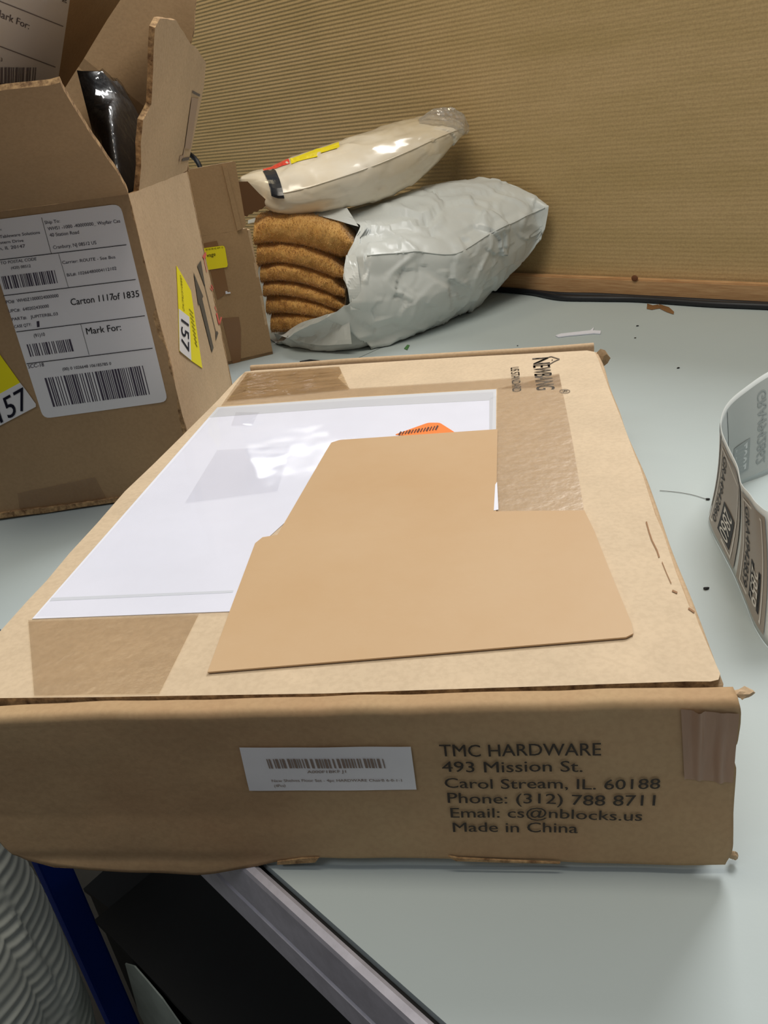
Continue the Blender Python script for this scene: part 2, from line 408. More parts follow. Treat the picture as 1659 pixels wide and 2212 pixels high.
# front wall: rounded top lip, sagging bottom at the overhang
u0 = (NL - FO).dot(e1) - 0.002
def interp(K, s):
    if s <= K[0][0]: return K[0][1]
    for (a, x), (b, y) in zip(K, K[1:]):
        if s <= b: return x + (y - x) * (s - a) / (b - a)
    return K[-1][1]
def onf(px, py): return onp(px, py, FO, f_n)
s_edge = (E0 - FO).dot(e1) - 0.004
BOT = []
for p in [(-60, 1790), (-5, 1803), (30, 1838), (60, 1850), (140, 1862), (200, 1869), (300, 1876), (430, 1881), (470, 1878), (560, 1866), (600, 1858), (690, 1851), (850, 1852), (1000, 1855), (1200, 1862), (1400, 1867), (1567, 1868)]:
    q = onf(*p); ss = (q - FO).dot(e1); BOT.append((ss, q.z if ss < s_edge else max(0.0006, q.z)))
RS = []
for p in [(1567, 1866), (1581, 1845), (1584, 1827), (1585, 1759), (1591, 1670), (1591, 1660), (1585, 1639), (1585, 1621), (1594, 1607), (1600, 1565), (1601, 1537), (1598, 1520)]:
    q = onf(*p); RS.append((q.z, (q - FO).dot(e1)))
def botz(s): return interp(BOT, s)
def topz(s): return 0.0858 - 0.003 * max(0, (-s - 0.12) / 0.2) + 0.0005 * noise.noise(V((s * 40, 3, 0)))
def rside(z): return interp(RS, z)
def fdisp(s, z):
    d = 0.0009 * noise.noise(V((s * 14, z * 26, 1.3))) + 0.0005 * noise.noise(V((s * 50, z * 50, 5.3)))
    k = max(0, min(1, (-s - 0.1) / 0.2)); d += 0.006 * k * max(0, min(1, (0.03 - z) / 0.05))    # belly where the flap droops
    d -= 0.0012 * math.exp(-((z - 0.006 - 0.05 * 0) / 0.003) ** 2) * k                            # crease
    return d
LIPT = 0.0085
def fwall(u, v):
    s = u0 + (0 - u0) * u
    bz = botz(s); tz = topz(s); rr_ = 0.0030
    if v < 0.8:
        z = bz + (tz - rr_ - bz) * (v / 0.8); d = fdisp(s, z); off = d
    elif v < 0.9:
        a = (v - 0.8) / 0.1 * math.pi / 2; z = tz - rr_ + rr_ * math.sin(a); off = fdisp(s, tz - rr_) - rr_ * (1 - math.cos(a))
    else:
        k = (v - 0.9) / 0.1; z = tz - 0.0004 * k; off = fdisp(s, tz - rr_) - rr_ - (LIPT - rr_) * k
    ss = s + (rside(z) * max(0, (u - 0.9) / 0.1))
    return FO + e1 * ss + f_n * off + UP * (z - HB)
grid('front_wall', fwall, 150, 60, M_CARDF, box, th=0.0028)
# torn bits at the corners
def scrap(name, px, r, mt, parent, z=HB, seed=1, sq=(1, 1, 1), n=2):
    bm = bmesh.new(); bmesh.ops.create_icosphere(bm, subdivisions=n, radius=1)
    c = onz(px[0], px[1], z) if not isinstance(px, Vector) else px
    for v in bm.verts:
        k = 1 + 0.55 * noise.noise(v.co * 2.2 + V((seed * 3.1, 0, 0)))
        v.co = c + V((v.co.x * sq[0], v.co.y * sq[1], v.co.z * sq[2])) * r * k
    me = bpy.data.meshes.new(name); bm.to_mesh(me); bm.free()
    return link(name, me, mt, parent)
scrap('torn_tab', (1606, 1497), 0.0028, M_CARD, box, HB - 0.002, 2, (1.3, 0.7, 0.6))
scrap('torn_tab', (1297, 775), 0.0075, M_CARDB, box, HB - 0.008, 5, (0.9, 0.6, 1.0))
scrap('torn_tab', (1583, 1847), 0.0022, M_CARD, box, 0.004, 8, (0.8, 0.6, 1))
def torn_strip(name, pts, th):  # frayed lighter edge under the front wall
    P = [onf(*p) + f_n * 0.0012 for p in pts]; return slab(name, P, f_n, th, M_EDGE, box)
torn_strip('frayed_edge', [(600, 1857), (650, 1850), (690, 1848), (682, 1858), (640, 1861), (600, 1863)], 0.001)
torn_strip('frayed_edge', [(60, 1853), (140, 1862), (215, 1868), (300, 1874), (425, 1877), (425, 1882), (300, 1879), (200, 1873), (120, 1869)], 0.002)
torn_strip('frayed_edge', [(968, 1845), (990, 1849), (1090, 1854), (1210, 1859), (1208, 1861), (1080, 1858), (985, 1855)], 0.0008)
# creased tape patch on the front wall, right
def ffin(off):
    def g(p):
        s = (p - FO).dot(e1); return p + f_n * (fdisp(s, p.z) + off)
    return g
def fgrid(name, quad, nu, nv, off, mt, parent, amp=0.0, label=None):
    q = [onf(*p) for p in quad]; g = ffin(off)
    def fn(u, v):
        p = q[0].lerp(q[1], u).lerp(q[3].lerp(q[2], u), v); p = g(p)
        return p + f_n * amp * max(0, noise.noise(V((u * 5, v * 1.2, 9))) * 2)
    return grid(name, fn, nu, nv, mt, parent, label=label)
M_PTAPE = mat('taped_cardboard', (166, 128, 100), 0.4, var=0.15, vscale=40, stretch=(4, 4, 0.6), bump=0.3, bscale=40)
fgrid('tape_patch', [(1470, 1530), (1596, 1540), (1583, 1690), (1478, 1682)], 24, 16, 0.0006, M_PTAPE, box, 0.0012)
ik = Ink(onf, ffin(0.0007)); c2 = sc(830, 1400, 2.0012)
for t, bl, br, tl in (("TMC HARDWARE", (243, 458), (935, 456), (237, 406)), ("493 Mission St.", (252, 528), (855, 528), (247, 481)),
                      ("Carol Stream, IL. 60188", (263, 599), (1190, 606), (259, 556)), ("Phone: (312) 788 8711", (275, 664), (1168, 678), (272, 620)),
                      ("Email: cs@nblocks.us", (288, 727), (1112, 742), (285, 685)), ("Made in China", (298, 790), (835, 799), (295, 749))):
    ik.text(t, c2(*bl), c2(*br), c2(*tl))
ik.build('printed_address', M_INKT, box)
lb = fgrid('barcode_sticker', [(540, 1704), (900, 1702), (888, 1607), (518, 1612)], 30, 8, 0.0008, M_LABEL, box, label='small white barcode sticker on the front wall')
ik = Ink(onf, ffin(0.0011)); c5 = sc(480, 1560, 3.19)
ik.bars(c5(330, 303), c5(1128, 300), c5(308, 238), 34, 3)
ik.text("A000F1BKF J1", c5(590, 336), c5(855, 332), c5(588, 318))
ik.text("New Shelves Floor Set - 4pc HARDWARE ChairB 6-0-1-1", c5(348, 395), c5(1240, 393), c5(344, 378))
ik.text("(4Pcs)", c5(365, 430), c5(440, 428), c5(362, 412))
ik.build('sticker_print', M_INKL, lb)

# ---- things stuck on the lid
def onl(px, py): return onz(px, py, HB)
def lay(name, pts, off, th, mt, parent, label=None, r=0.0):
    P = [onz(x, y, HB) for x, y in pts]
    if r: P = rounded(P, r)
    return slab(name, [p + UP * (off + th) for p in P], UP, th, mt, parent, label)
sheet = lay('letter_sheet', [(70, 1338), (500, 1322), (560, 1180), (640, 1108), (1070, 1108), (1072, 842), (760, 860), (470, 881)], 0.0001, 0.0003, M_WHITE, box, 'white letter sized paper sheet under clear plastic')
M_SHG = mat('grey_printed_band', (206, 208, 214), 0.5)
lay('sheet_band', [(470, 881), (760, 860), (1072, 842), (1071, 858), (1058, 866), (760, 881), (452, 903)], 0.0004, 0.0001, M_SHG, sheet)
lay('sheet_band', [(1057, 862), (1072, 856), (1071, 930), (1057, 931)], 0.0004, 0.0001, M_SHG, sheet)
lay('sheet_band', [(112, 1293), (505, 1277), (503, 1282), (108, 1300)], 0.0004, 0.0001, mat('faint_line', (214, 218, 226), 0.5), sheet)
lay('sheet_edge', [(1070, 1052), (1074, 1046), (1077, 1106), (1067, 1108)], 0.0013, 0.0002, M_WHITE, sheet)
lay('orange_sticker', [(852, 941), (925, 915), (950, 915), (983, 936), (975, 950)], 0.0005, 0.0002, M_ORG, sheet, 'orange barcode sticker', r=0.002)
ik = Ink(onl, lambda p: p + UP * 0.0009)
for i in range(13):
    x = 862 + i * 6.6; ik.line((x, 942 - i * 0.9), (x + 5, 935 - i * 1.1), 2.4 if i % 3 else 3.6)
ik.build('sticker_print', mat('barcode_brown', (90, 45, 25), 0.6), sheet)
# plastic sleeve over the sheet (slightly wavy)
def lidgrid(name, quad, nu, nv, mt, parent, off, amp, fq, seed, label=None):
    q = [p if isinstance(p, Vector) else onl(*p) for p in quad]
    def fn(u, v):
        p = q[0].lerp(q[1], u).lerp(q[3].lerp(q[2], u), v)
        k = min(1, 8 * min(u, 1 - u, v, 1 - v) + 0.05)
        return p + UP * (off + amp * k * (0.5 + 0.5 * noise.noise(p * fq + V((seed, 0, 0))) + 0.25 * abs(noise.noise(p * fq * 2.6 + V((seed, 4, 0))))))
    return grid(name, fn, nu, nv, mt, parent, label=label)
_q = [onl(78, 1334), None, onl(1066, 848), onl(474, 884)]; _q[1] = _q[2] + _q[0] - _q[3]
lidgrid('clear_sleeve', _q, 90, 90, M_SLV, box, 0.0006, 0.0003, 22, 2, 'clear plastic sleeve')
def tape(name, pts, off, mt=None):
    return lay(name, pts, off, 0.0001, mt or M_TAPE, box)
tape('tape_strip', [(1074, 841), (1208, 809), (1236, 950), (1262, 1106), (1070, 1112)], 0.0006)
tape('tape_strip', [(478, 878), (528, 806), (733, 793), (738, 806), (730, 818), (756, 841), (1000, 826), (1208, 809), (1213, 836), (1073, 841), (760, 859)], 0.0006)
lidgrid('wrinkled_tape', [(490, 868), (755, 842), (733, 794), (535, 808)], 60, 30, M_TAPEW, box, 0.0009, 0.0028, 60, 8, 'wrinkled clear tape')
tape('tape_strip', [(62, 1342), (430, 1329), (345, 1500), (75, 1505)], 0.0006)
lidgrid('tape_strip', [(400, 1090), (600, 1064), (630, 966), (470, 975)], 20, 12, clear('shiny_tape', (0.975, 0.975, 0.98), 0.05, 0.03, 10, 0.3), box, 0.0010, 0.0002, 30, 4)
lidgrid('tape_strip', [(500, 922), (545, 922), (560, 893), (510, 893)], 8, 8, MATS['shiny_tape'], box, 0.0010, 0.0002, 50, 11)
# logo
ik = Ink(onl, lambda p: p + UP * 0.0005); c6 = sc(1000, 740, 5.184)
ik.text("N", c6(776, 182), c6(790, 250), c6(960, 168))
ik.text("EWBANG", c6(786, 262), c6(826, 535), c6(975, 252))
def poly_line(ik, pts, wd_):
    for a, b in zip(pts, pts[1:]): ik.line(a, b, wd_)
poly_line(ik, [c6(960, 168), c6(990, 162), c6(1082, 190), c6(1025, 215), c6(975, 245), c6(945, 240)], 1.7)
ik.poly([c6(995, 192), c6(1008, 196), c6(1004, 206), c6(992, 204)])
ik.text("US STANDARD", c6(534, 285), c6(556, 556), c6(626, 276))
poly_line(ik, [c6(1140 + 58 * math.cos(a), 550 + 20 * math.sin(a)) for a in [i * math.pi / 8 for i in range(17)]], 1.0)
ik.text("R", c6(1112, 540), c6(1118, 560), c6(1168, 538))
ik.build('printed_logo', M_INKG, box)
# scuffs and dents on the lid
def crease(name, pts, wd_, mt, parent):
    ikk = Ink(onl, lambda p: p + UP * 0.0004); poly_line(ikk, pts, wd_); ikk.build(name, mt, parent)
crease('scuff', [(1396, 1128), (1402, 1150), (1408, 1168), (1419, 1190), (1424, 1205)], 3, mat('scuff_brown', (150, 112, 78), 0.8), box)
crease('scuff', [(1430, 1215), (1440, 1240), (1450, 1262)], 1.6, MATS['scuff_brown'], box)
crease('scuff', [(1452, 1277), (1463, 1282)], 4, MATS['scuff_brown'], box)
crease('scuff', [(1487, 1315), (1500, 1324)], 4, MATS['scuff_brown'], box)

# ================================================================== MANILA FOLDER
fo = lay('paper_folder', [(450, 1457), (900, 1420), (1352, 1382), (1368, 1374), (1364, 1352), (1320, 1245), (1283, 1150), (1262, 1107), (1072, 1109), (1075, 931), (735, 954), (716, 960), (701, 985), (600, 1160), (568, 1165), (552, 1178), (500, 1318)], 0.0006, 0.0007, M_FOLD, None)
tag(fo, 'smooth tan paper folder with a tab, lying on the lid of the large flat box', 'folder')

# ================================================================== OPEN CARTON (left)
LT = 0.036
CB = V((-0.1557, 0.6395, 0)); cf = V((math.cos(LT), math.sin(LT), 0)); CHt = 0.2425
cn = V((cf.y, -cf.x, 0))                              # front face normal (towards camera)
T2 = onz(405, 370, CHt); sdv = V((T2.x - CB.x, T2.y - CB.y, 0)); SD = sdv.length; sdv.normalize()
sn = V((sdv.y, -sdv.x, 0))
CWd = 0.190
cart = thing('open_carton', 'open brown carton standing on the table with upright flaps and a white carton label', 'cardboard box', tuple(CB - cf * 0.13 + sdv * 0.11))
def cpan(name, a, b, z0, z1, n, mt=M_CARDB, th=0.004, seed=0, amp=0.0003, par=None):
    P = [V((a.x, a.y, z0)), V((b.x, b.y, z0)), V((b.x, b.y, z1)), V((a.x, a.y, z1))]
    return slab(name, rough_edge(P, amp, 0.008, n, seed), n, th, mt, par or cart, edge=M_EDGE)
CL = CB - cf * CWd
bk = sdv * SD
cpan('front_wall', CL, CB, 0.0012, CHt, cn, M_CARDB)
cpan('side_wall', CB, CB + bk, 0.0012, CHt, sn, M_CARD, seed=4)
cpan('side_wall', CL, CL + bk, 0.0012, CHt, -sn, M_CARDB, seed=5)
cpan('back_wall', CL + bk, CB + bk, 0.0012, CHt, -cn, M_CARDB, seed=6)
slab('bottom_panel', [CL + UP * .005, CB + UP * .005, CB + bk + UP * .005, CL + bk + UP * .005], UP, 0.0045, M_CARDB, cart)
# flaps
def flap(name, pts, n, seed, mt=M_CARDB, amp=0.0012, th=0.004):
    return slab(name, rough_edge(pts, amp, 0.006, n, seed), n, th, mt, cart, edge=M_EDGE)
A0 = CL + UP * CHt; B0 = CB + UP * CHt
tip = V((-0.1565, 0.541, 0.313)); dfl = tip - B0; dfl = V((0, dfl.y, dfl.z))
fnn = cf.cross(dfl).normalized(); fnn = fnn if fnn.y < 0 and fnn.z < 9 else -fnn
tip2 = onp(130, 178, B0, fnn)
flap('front_flap', [B0, tip2, tip2 - cf * 0.19 + dfl * -0.03, A0], fnn, 11)
# right flap with a torn upper edge
q1 = B0 + sdv * 0.004; q2 = B0 + sdv * SD
t1 = ony(340, 45, 0.645); t2 = ony(445, 135, 0.862)
rn = (q2 - q1).cross(t1 - q1).normalized(); rn = rn if rn.x < 0 else -rn; rn = -rn
def onr(px, py): return onp(px, py, q1, rn)
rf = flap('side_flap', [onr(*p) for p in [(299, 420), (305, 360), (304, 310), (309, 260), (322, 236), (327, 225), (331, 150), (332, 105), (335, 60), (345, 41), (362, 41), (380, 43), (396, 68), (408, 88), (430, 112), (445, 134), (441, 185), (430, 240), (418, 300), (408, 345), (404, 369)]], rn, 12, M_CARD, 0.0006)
c4 = sc(200, 60, 5.82)
for pts_, m_ in (([(1250, 785), (1345, 835), (1338, 865), (1243, 818)], 'mark_dark'), ([(1125, 1635), (1215, 1622), (1203, 1660), (1115, 1680)], 'mark_dark'),
                 ([(1240, 872), (1322, 890), (1225, 1520), (1150, 1515)], 'mark_grey'), ([(1140, 1520), (1150, 1520), (1140, 1620), (1082, 1685), (1090, 1610), (1130, 1600)], 'mark_grey')):
    ik = Ink(onr, lambda p: p + rn * 0.0006); ik.poly([c4(*p) for p in pts_])
    ik.build('printed_mark', mat(m_, (88, 78, 72) if m_ == 'mark_dark' else (164, 138, 116), 0.7), rf)
# left flap leaning inwards with the second label; back flap
FLH = 0.135
lf_n = V((0.67, 0, -0.74)); lf_n = lf_n.normalized()
C0 = CL + UP * CHt + cf * 0.002
slope = V((1.1, 0, 1)).normalized()
lfn = sdv.cross(slope).normalized(); lfn = lfn if lfn.x > 0 else -lfn
def onlf(px, py): return onp(px, py, C0, lfn)
xw = [C0, C0 + bk * 0.99, C0 + bk * 0.99 + slope * 0.27, C0 + slope * 0.27]
lf = flap('side_flap', xw, lfn, 13)
bfn = V((0, -1, 0.22)).normalized(); BB0 = CL + bk + UP * CHt; BB1 = CB + bk + UP * CHt
upb = V((0, 0.22, 1)).normalized()
def onb(px, py): return onp(px, py, BB0, bfn)
bt = onb(427, -60)
flap('back_flap', [BB0, BB1 + cf * 0.001, onb(400, 300), onb(408, 100), onb(420, 30), bt, BB0 + upb * 0.24], bfn, 14)
# labels on the carton
def onc(px, py): return onp(px, py, CB, cn)
BRc, BLc, TRc = onc(363, 867), onc(94, 904), onc(260, 440); TLc = BLc + TRc - BRc
lab = slab('shipping_label', [p + cn * 0.0005 for p in rounded([BLc, BRc, TRc, TLc], 0.006)], cn, 0.0004, M_LABEL, cart, 'white carton label with barcodes')
ik = Ink(onc, lambda p: p + cn * 0.0007); c7 = sc(0, 440, 5.027); cc = sc(0, 400, 3.031)
for t, bl, br, tl in (("Ship To:", (490, 222), (655, 203), (483, 187)), ("WHS1 -1000 -40000000_ Wayfair Cas", (525, 290), (1308, 203), (516, 254)),
                      ("40 Station Road", (545, 360), (862, 325), (538, 322)), ("Cranbury, NJ 08512 US", (583, 492), (1050, 438), (576, 456)),
                      ("m:", (-10, 292), (25, 288), (-14, 268)), ("Tableware Solutions", (2, 375), (438, 325), (-4, 342)), ("Eastern Drive", (-40, 442), (260, 412), (-46, 412)), ("on, IL 20147", (-40, 508), (278, 474), (-46, 474)),
                      ("P TO POSTAL CODE", (-25, 665), (400, 613), (-30, 633)), ("(420) 08512", (125, 712), (338, 688), (120, 682)),
                      ("Carrier: ROUTE - See Bus", (682, 655), (1255, 592), (675, 622)), ("B/L#: 10266480004112102", (732, 790), (1268, 715), (726, 757)),
                      ("PO#  WH0Z1000024000000", (72, 1085), (640, 1012), (64, 1050)), ("UPC#:  640202430000", (100, 1182), (535, 1125), (93, 1148)),
                      ("PART#:   JUPITERBL.03", (135, 1270), (632, 1208), (128, 1238)), ("CASE QTY:", (160, 1350), (345, 1325), (154, 1318)), ("1", (405, 1340), (430, 1336), (400, 1275))):
    ik.text(t, c7(*bl), c7(*br), c7(*tl))
ik.bars(c7(55, 930), c7(630, 860), c7(15, 790), 26, 1)
ik.text("(91)10", cc(225, 995), cc(297, 985), cc(220, 973))
ik.text("SCC-18", cc(187, 1198), cc(290, 1184), cc(182, 1174)); ik.text("(00) 0 1026648 106185785 0", cc(412, 1213), cc(730, 1175), cc(408, 1194))
ik.bars(cc(200, 1122), cc(485, 1086), cc(175, 1042), 20, 5); ik.bars(cc(350, 1450), cc(982, 1368), cc(292, 1262), 42, 9)
ik.build('label_print', mat('label_ink', (70, 62, 78), 0.6), lab)
ik = Ink(onc, lambda p: p + cn * 0.0008)
ik.text("Carton 1117", c7(775, 1102), c7(1240, 1042), c7(764, 1032)); ik.text("of 1835", c7(1232, 1046), c7(1515, 1008), c7(1222, 976))
ik.text("Mark For:", cc(570, 976), cc(795, 948), cc(561, 934))
for a, b, q in ((c7(0, 610), c7(1375, 445), 1), (c7(40, 998), c7(1475, 822), 1), (c7(180, 1390), c7(1575, 1215), 1), (cc(175, 1168), cc(1000, 1066), 1),
                (c7(455, 150), c7(560, 540), .6), (c7(640, 545), c7(745, 905), .5), (cc(530, 910), cc(585, 1110), .5)): ik.line(a, b, 1.6 * q)
ik.build('label_print', M_INK, lab)
# number sticker, front
pp = [(-60, 700), (-30, 722), (0, 765), (43, 827), (79, 878), (0, 920), (-60, 952)]
st = slab('number_sticker', [onc(*p) + cn * 0.0009 for p in [(-60, 684), (0, 765), (44, 826), (0, 850), (-60, 882)]], cn, 0.0003, M_YEL, cart, 'yellow sticker')
sw = slab('number_sticker', [onc(*p) + cn * 0.0009 for p in [(-60, 882), (0, 850), (44, 826), (55, 840), (78, 872), (78, 878), (0, 919), (-60, 950)]], cn, 0.0003, M_LABEL, cart, 'white number sticker')
ik = Ink(onc, lambda p: p + cn * 0.0013); ik.text("157", cc(8, 1555), cc(196, 1450), cc(-38, 1425)); ik.build('label_print', mat('number_ink', (20, 20, 46), 0.6), sw)
# clear tape at the bottom of the carton
slab('clear_tape', [onc(*p) + cn * 0.0006 for p in [(38, 1065), (205, 1030), (235, 1085), (45, 1113)]], cn, 0.0002, M_TAPE, cart)
slab('crushed_edge', [onc(*p) + cn * 0.003 for p in [(-40, 1112), (60, 1098), (95, 1095), (190, 1082), (260, 1072), (262, 1080), (180, 1092), (100, 1105), (50, 1110), (-40, 1122)]], cn, 0.004, M_EDGE, cart)
# right hand side: sticker, arrows, red marks
def ons(px, py): return onp(px, py, CB, sn)
c8 = sc(380, 520, 6.914)
s2 = slab('number_sticker', [ons(*c8(*p)) + sn * 0.0007 for p in [(0, 375), (110, 560), (215, 750), (300, 1330), (385, 1905), (215, 1790), (45, 1650), (35, 1300), (30, 1020)]], sn, 0.0004, M_YEL, cart, 'yellow sticker')
slab('number_field', [ons(*c8(*p)) + sn * 0.0010 for p in [(30, 1020), (185, 1140), (215, 1790), (60, 1665), (42, 1640)]], sn, 0.0003, M_LABEL, s2, 'white field')
ik = Ink(ons, lambda p: p + sn * 0.0014); ik.text("157", c8(58, 1165), c8(62, 1590), c8(172, 1250)); ik.build('label_print', mat('number_ink', (20, 20, 46), 0.6), s2)
ik = Ink(ons, lambda p: p + sn * 0.0011)
for i in range(9):
    ik.line(c8(180 + i * 11, 1020 + i * 62), c8(240 + i * 8, 1090 + i * 62), 1.3)
ik.text("0000157XCV2", c8(45, 500), c8(85, 1010), c8(72, 560))
ik.build('sticker_print', mat('olive_ink', (120, 112, 10), 0.6), s2)
ik = Ink(ons, lambda p: p + sn * 0.0006)
ik.poly([c8(*p) for p in [(255, 470), (400, 835), (385, 862), (370, 858)][:3] + [(345, 940), (330, 972)]]); ik.poly([c8(*p) for p in [(383, 858), (555, 1600), (530, 1672), (345, 940)]])
ik.poly([c8(*p) for p in [(310, 375), (365, 295), (437, 725)]]); ik.line(c8(430, 700), c8(592, 1372), 1.0)
ik.poly([c8(*p) for p in [(585, 1372), (605, 1345), (626, 1380), (590, 1497)]])
ik.build('printed_arrow', mat('arrow_ink', (82, 74, 62), 0.7), cart)
ik = Ink(ons, lambda p: p + sn * 0.0006)
ik.poly([c8(*p) for p in [(388, 235), (438, 160), (450, 215), (415, 285)]]); ik.line(c8(415, 285), c8(455, 470), 1.0)
ik.line(c8(505, 700), c8(540, 745), 2); ik.line(c8(520, 660), c8(548, 720), 2); ik.line(c8(600, 1080), c8(640, 1250), 3); ik.line(c8(640, 1250), c8(672, 1140), 3); ik.line(c8(570, 980), c8(600, 1050), 1.2)
ik.build('red_mark', M_RED, cart)
# label on the leaning left flap
l2 = slab('shipping_label', [onlf(*p) + lfn * 0.0008 for p in [(-150, -80), (158, -80), (148, 5), (123, 178), (-150, 178)]], lfn, 0.0004, M_LABEL, cart, 'white carton label on the left flap')
ik = Ink(onlf, lambda p: p + lfn * 0.0011); c3 = sc(0, 0, 6.636)
ik.text("Mark For:", c3(-110, 195), c3(395, 405), c3(-95, 90))
ik.line(c3(-200, -70), c3(890, 365), 2.2); ik.line(c3(-200, 580), c3(780, 950), 2.2)
ik.text("g", c3(870, -10), c3(940, 20), c3(872, -60)); ik.text("3", c3(-10, 860), c3(14, 868), c3(-8, 810))
ik.bars(c3(-60, 1290), c3(480, 1260), c3(-60, 950), 14, 21)
ik.build('label_print', mat('label_ink2', (120, 112, 118), 0.6), l2)
# ---- black wrapped goods inside the carton
gd = thing('wrapped_goods', 'black goods in clear film inside the open carton', 'package', tuple(CB + bk * 0.5 - cf * 0.07 + UP * 0.01))
M_BLK = mat('black_film', (24, 24, 25), 0.38, bump=1.0, bscale=110, rgb2=(42, 38, 36), vscale=30)
def sa_h(a): return math.sin(a + 0.8)
def goods(u, v):
    a = u * 2 * math.pi; c = CB + bk * 0.47 - cf * 0.046; rx, ry = 0.034, 0.090
    k = 1 + 0.05 * noise.noise(V((math.cos(a) * 3, math.sin(a) * 3, v * 5)))
    z = 0.012 + 0.20 * min(1, v / 0.7); kk = 1.0 if v < 0.7 else math.sqrt(max(0, 1 - ((v - 0.7) / 0.3) ** 2)) * 0.98 + 0.001
    if v > 0.7: z += 0.045 * math.sin((v - 0.7) / 0.3 * math.pi / 2) * (1.0)
    z += 0.075 * max(0, v - 0.5) / 0.5 * max(0, sa_h(a)) * 1.0
    z += 0.014 * noise.noise(V((math.cos(a) * kk * 4, math.sin(a) * kk * 4, 7))) * (1 if v > 0.4 else 0)
    ca_, sa_ = math.cos(a), math.sin(a)
    sx = math.copysign(abs(ca_) ** 0.5, ca_); sy = math.copysign(abs(sa_) ** 0.5, sa_)
    return c + cf * rx * sx * k * kk + sdv * ry * sy * k * kk + UP * z
grid('black_bundle', goods, 48, 40, M_BLK, gd, closed_u=True, caps=True)
M_FILM = clear('cling_film', (0.86, 0.86, 0.86), 0.1, 0.06, 40, 1.0, fr=0.22)
grid('clear_wrap', lambda u, v: goods(u, 0.3 + v * 0.69) + (goods(u, 0.3 + v * 0.69) - (CB + bk * 0.47 - cf * 0.046 + UP * 0.2)).normalized() * (0.0015 + 0.0015 * abs(noise.noise(V((u * 30, v * 14, 0))))), 60, 40, M_FILM, gd, closed_u=True)

# ================================================================== SECOND CARTON (behind)
B2 = onz(590, 765); A2 = onz(505, 785); d2 = (B2 - A2).normalized(); n2 = V((d2.y, -d2.x, 0)); n2 = n2 if n2.y < 0 else -n2
m2 = -n2
sc2 = thing('small_carton', 'plain brown carton with a yellow sticker, between the open carton and the blanket bag', 'cardboard box', tuple(B2 - d2 * 0.08 + m2 * 0.05))
def on2(px, py): return onp(px, py, B2, n2)
L2_ = B2 - d2 * 0.17; Z2 = 0.1625; DP2 = 0.10
def p2(name, pts, n, mt=M_CARDB, seed=0, th=0.0035, amp=0.0003): return slab(name, rough_edge(pts, amp, 0.007, n, seed), n, th, mt, sc2, edge=M_CARD)
def zz(p, z): return V((p.x, p.y, z))
p2('front_wall', [zz(L2_, .001), zz(B2, .001), on2(560, 600), on2(533, 492), on2(525, 496), on2(450, 508), zz(L2_, Z2 - 0.004)], n2, seed=1)
p2('front_flap', [zz(L2_, Z2), on2(441, 509), on2(519, 497), on2(527, 492), on2(532, 485), on2(522, 430), on2(513, 378), on2(509, 350), on2(503, 349), on2(455, 357), on2(405, 366), zz(L2_, 0.238)], n2, seed=2, amp=0.0004)
p2('flap_crease', [on2(*p) + n2 * 0.0022 for p in [(479, 358), (488, 361), (522, 494), (512, 498)]], n2, M_CARDB, th=0.002, amp=0.0)
side = [zz(B2, .001), zz(B2 + m2 * DP2, .001), zz(B2 + m2 * DP2, Z2 - 0.003), zz(B2, Z2 - 0.003)]
p2('side_wall', side, d2, seed=3)
p2('side_wall', [p - d2 * 0.17 for p in side], -d2, seed=4)
p2('back_wall', [zz(L2_ + m2 * DP2, .001), zz(B2 + m2 * DP2, .001), zz(B2 + m2 * DP2, Z2 - 0.003), zz(L2_ + m2 * DP2, Z2 - 0.003)], -n2, seed=5)
slab('bottom_panel', [zz(L2_, .004), zz(B2, .004), zz(B2 + m2 * DP2, .004), zz(L2_ + m2 * DP2, .004)], UP, 0.0035, M_CARDB, sc2)
# torn flap at its right side (dark, ragged lower edge)
fp = B2 + m2 * 0.05
p2('torn_flap', [onp(x, y, fp, n2) for x, y in [(508, 392), (535, 392), (560, 418), (580, 436), (577, 444), (572, 446), (566, 452), (560, 453), (556, 458), (549, 457), (545, 462), (538, 463), (534, 468), (527, 466)]], n2, mat('dark_cardboard', (104, 72, 42), 0.8), seed=6, amp=0.0)
slab('brown_tape', [on2(*p) + n2 * 0.0006 for p in [c8(415, 40), c8(610, 0), c8(625, 40), c8(715, 400), c8(785, 760), c8(620, 880)]], n2, 0.0003, M_BTAPE, sc2)
slab('brown_tape', [on2(*p) + n2 * 0.0006 for p in [c8(690, 1160), c8(940, 1140), c8(968, 1320), c8(968, 1800), c8(850, 1855)]], n2, 0.0003, M_BTAPE, sc2)
ys = slab('salvage_sticker', [on2(*c8(*p)) + n2 * 0.0012 for p in [(380, 115), (690, 74), (715, 80), (730, 110), (770, 350), (765, 385), (745, 395), (510, 430), (440, 440)]], n2, 0.0004, M_YEL, sc2, 'yellow sticker')
ik = Ink(on2, lambda p: p + n2 * 0.0016); ik.text("vage", c8(460, 245), c8(588, 222), c8(452, 190)); ik.text("00 00 00 42 AM 12:", c8(440, 145), c8(705, 108), c8(437, 122))
ik.build('sticker_print', mat('sticker_ink', (60, 55, 10), 0.6), ys)
slab('paper_fleck', [on2(*c8(*p)) + n2 * 0.0012 for p in [(735, 755), (760, 750), (770, 768), (810, 765), (812, 785), (775, 790), (740, 795)]], n2, 0.0005, M_WHITE, sc2)

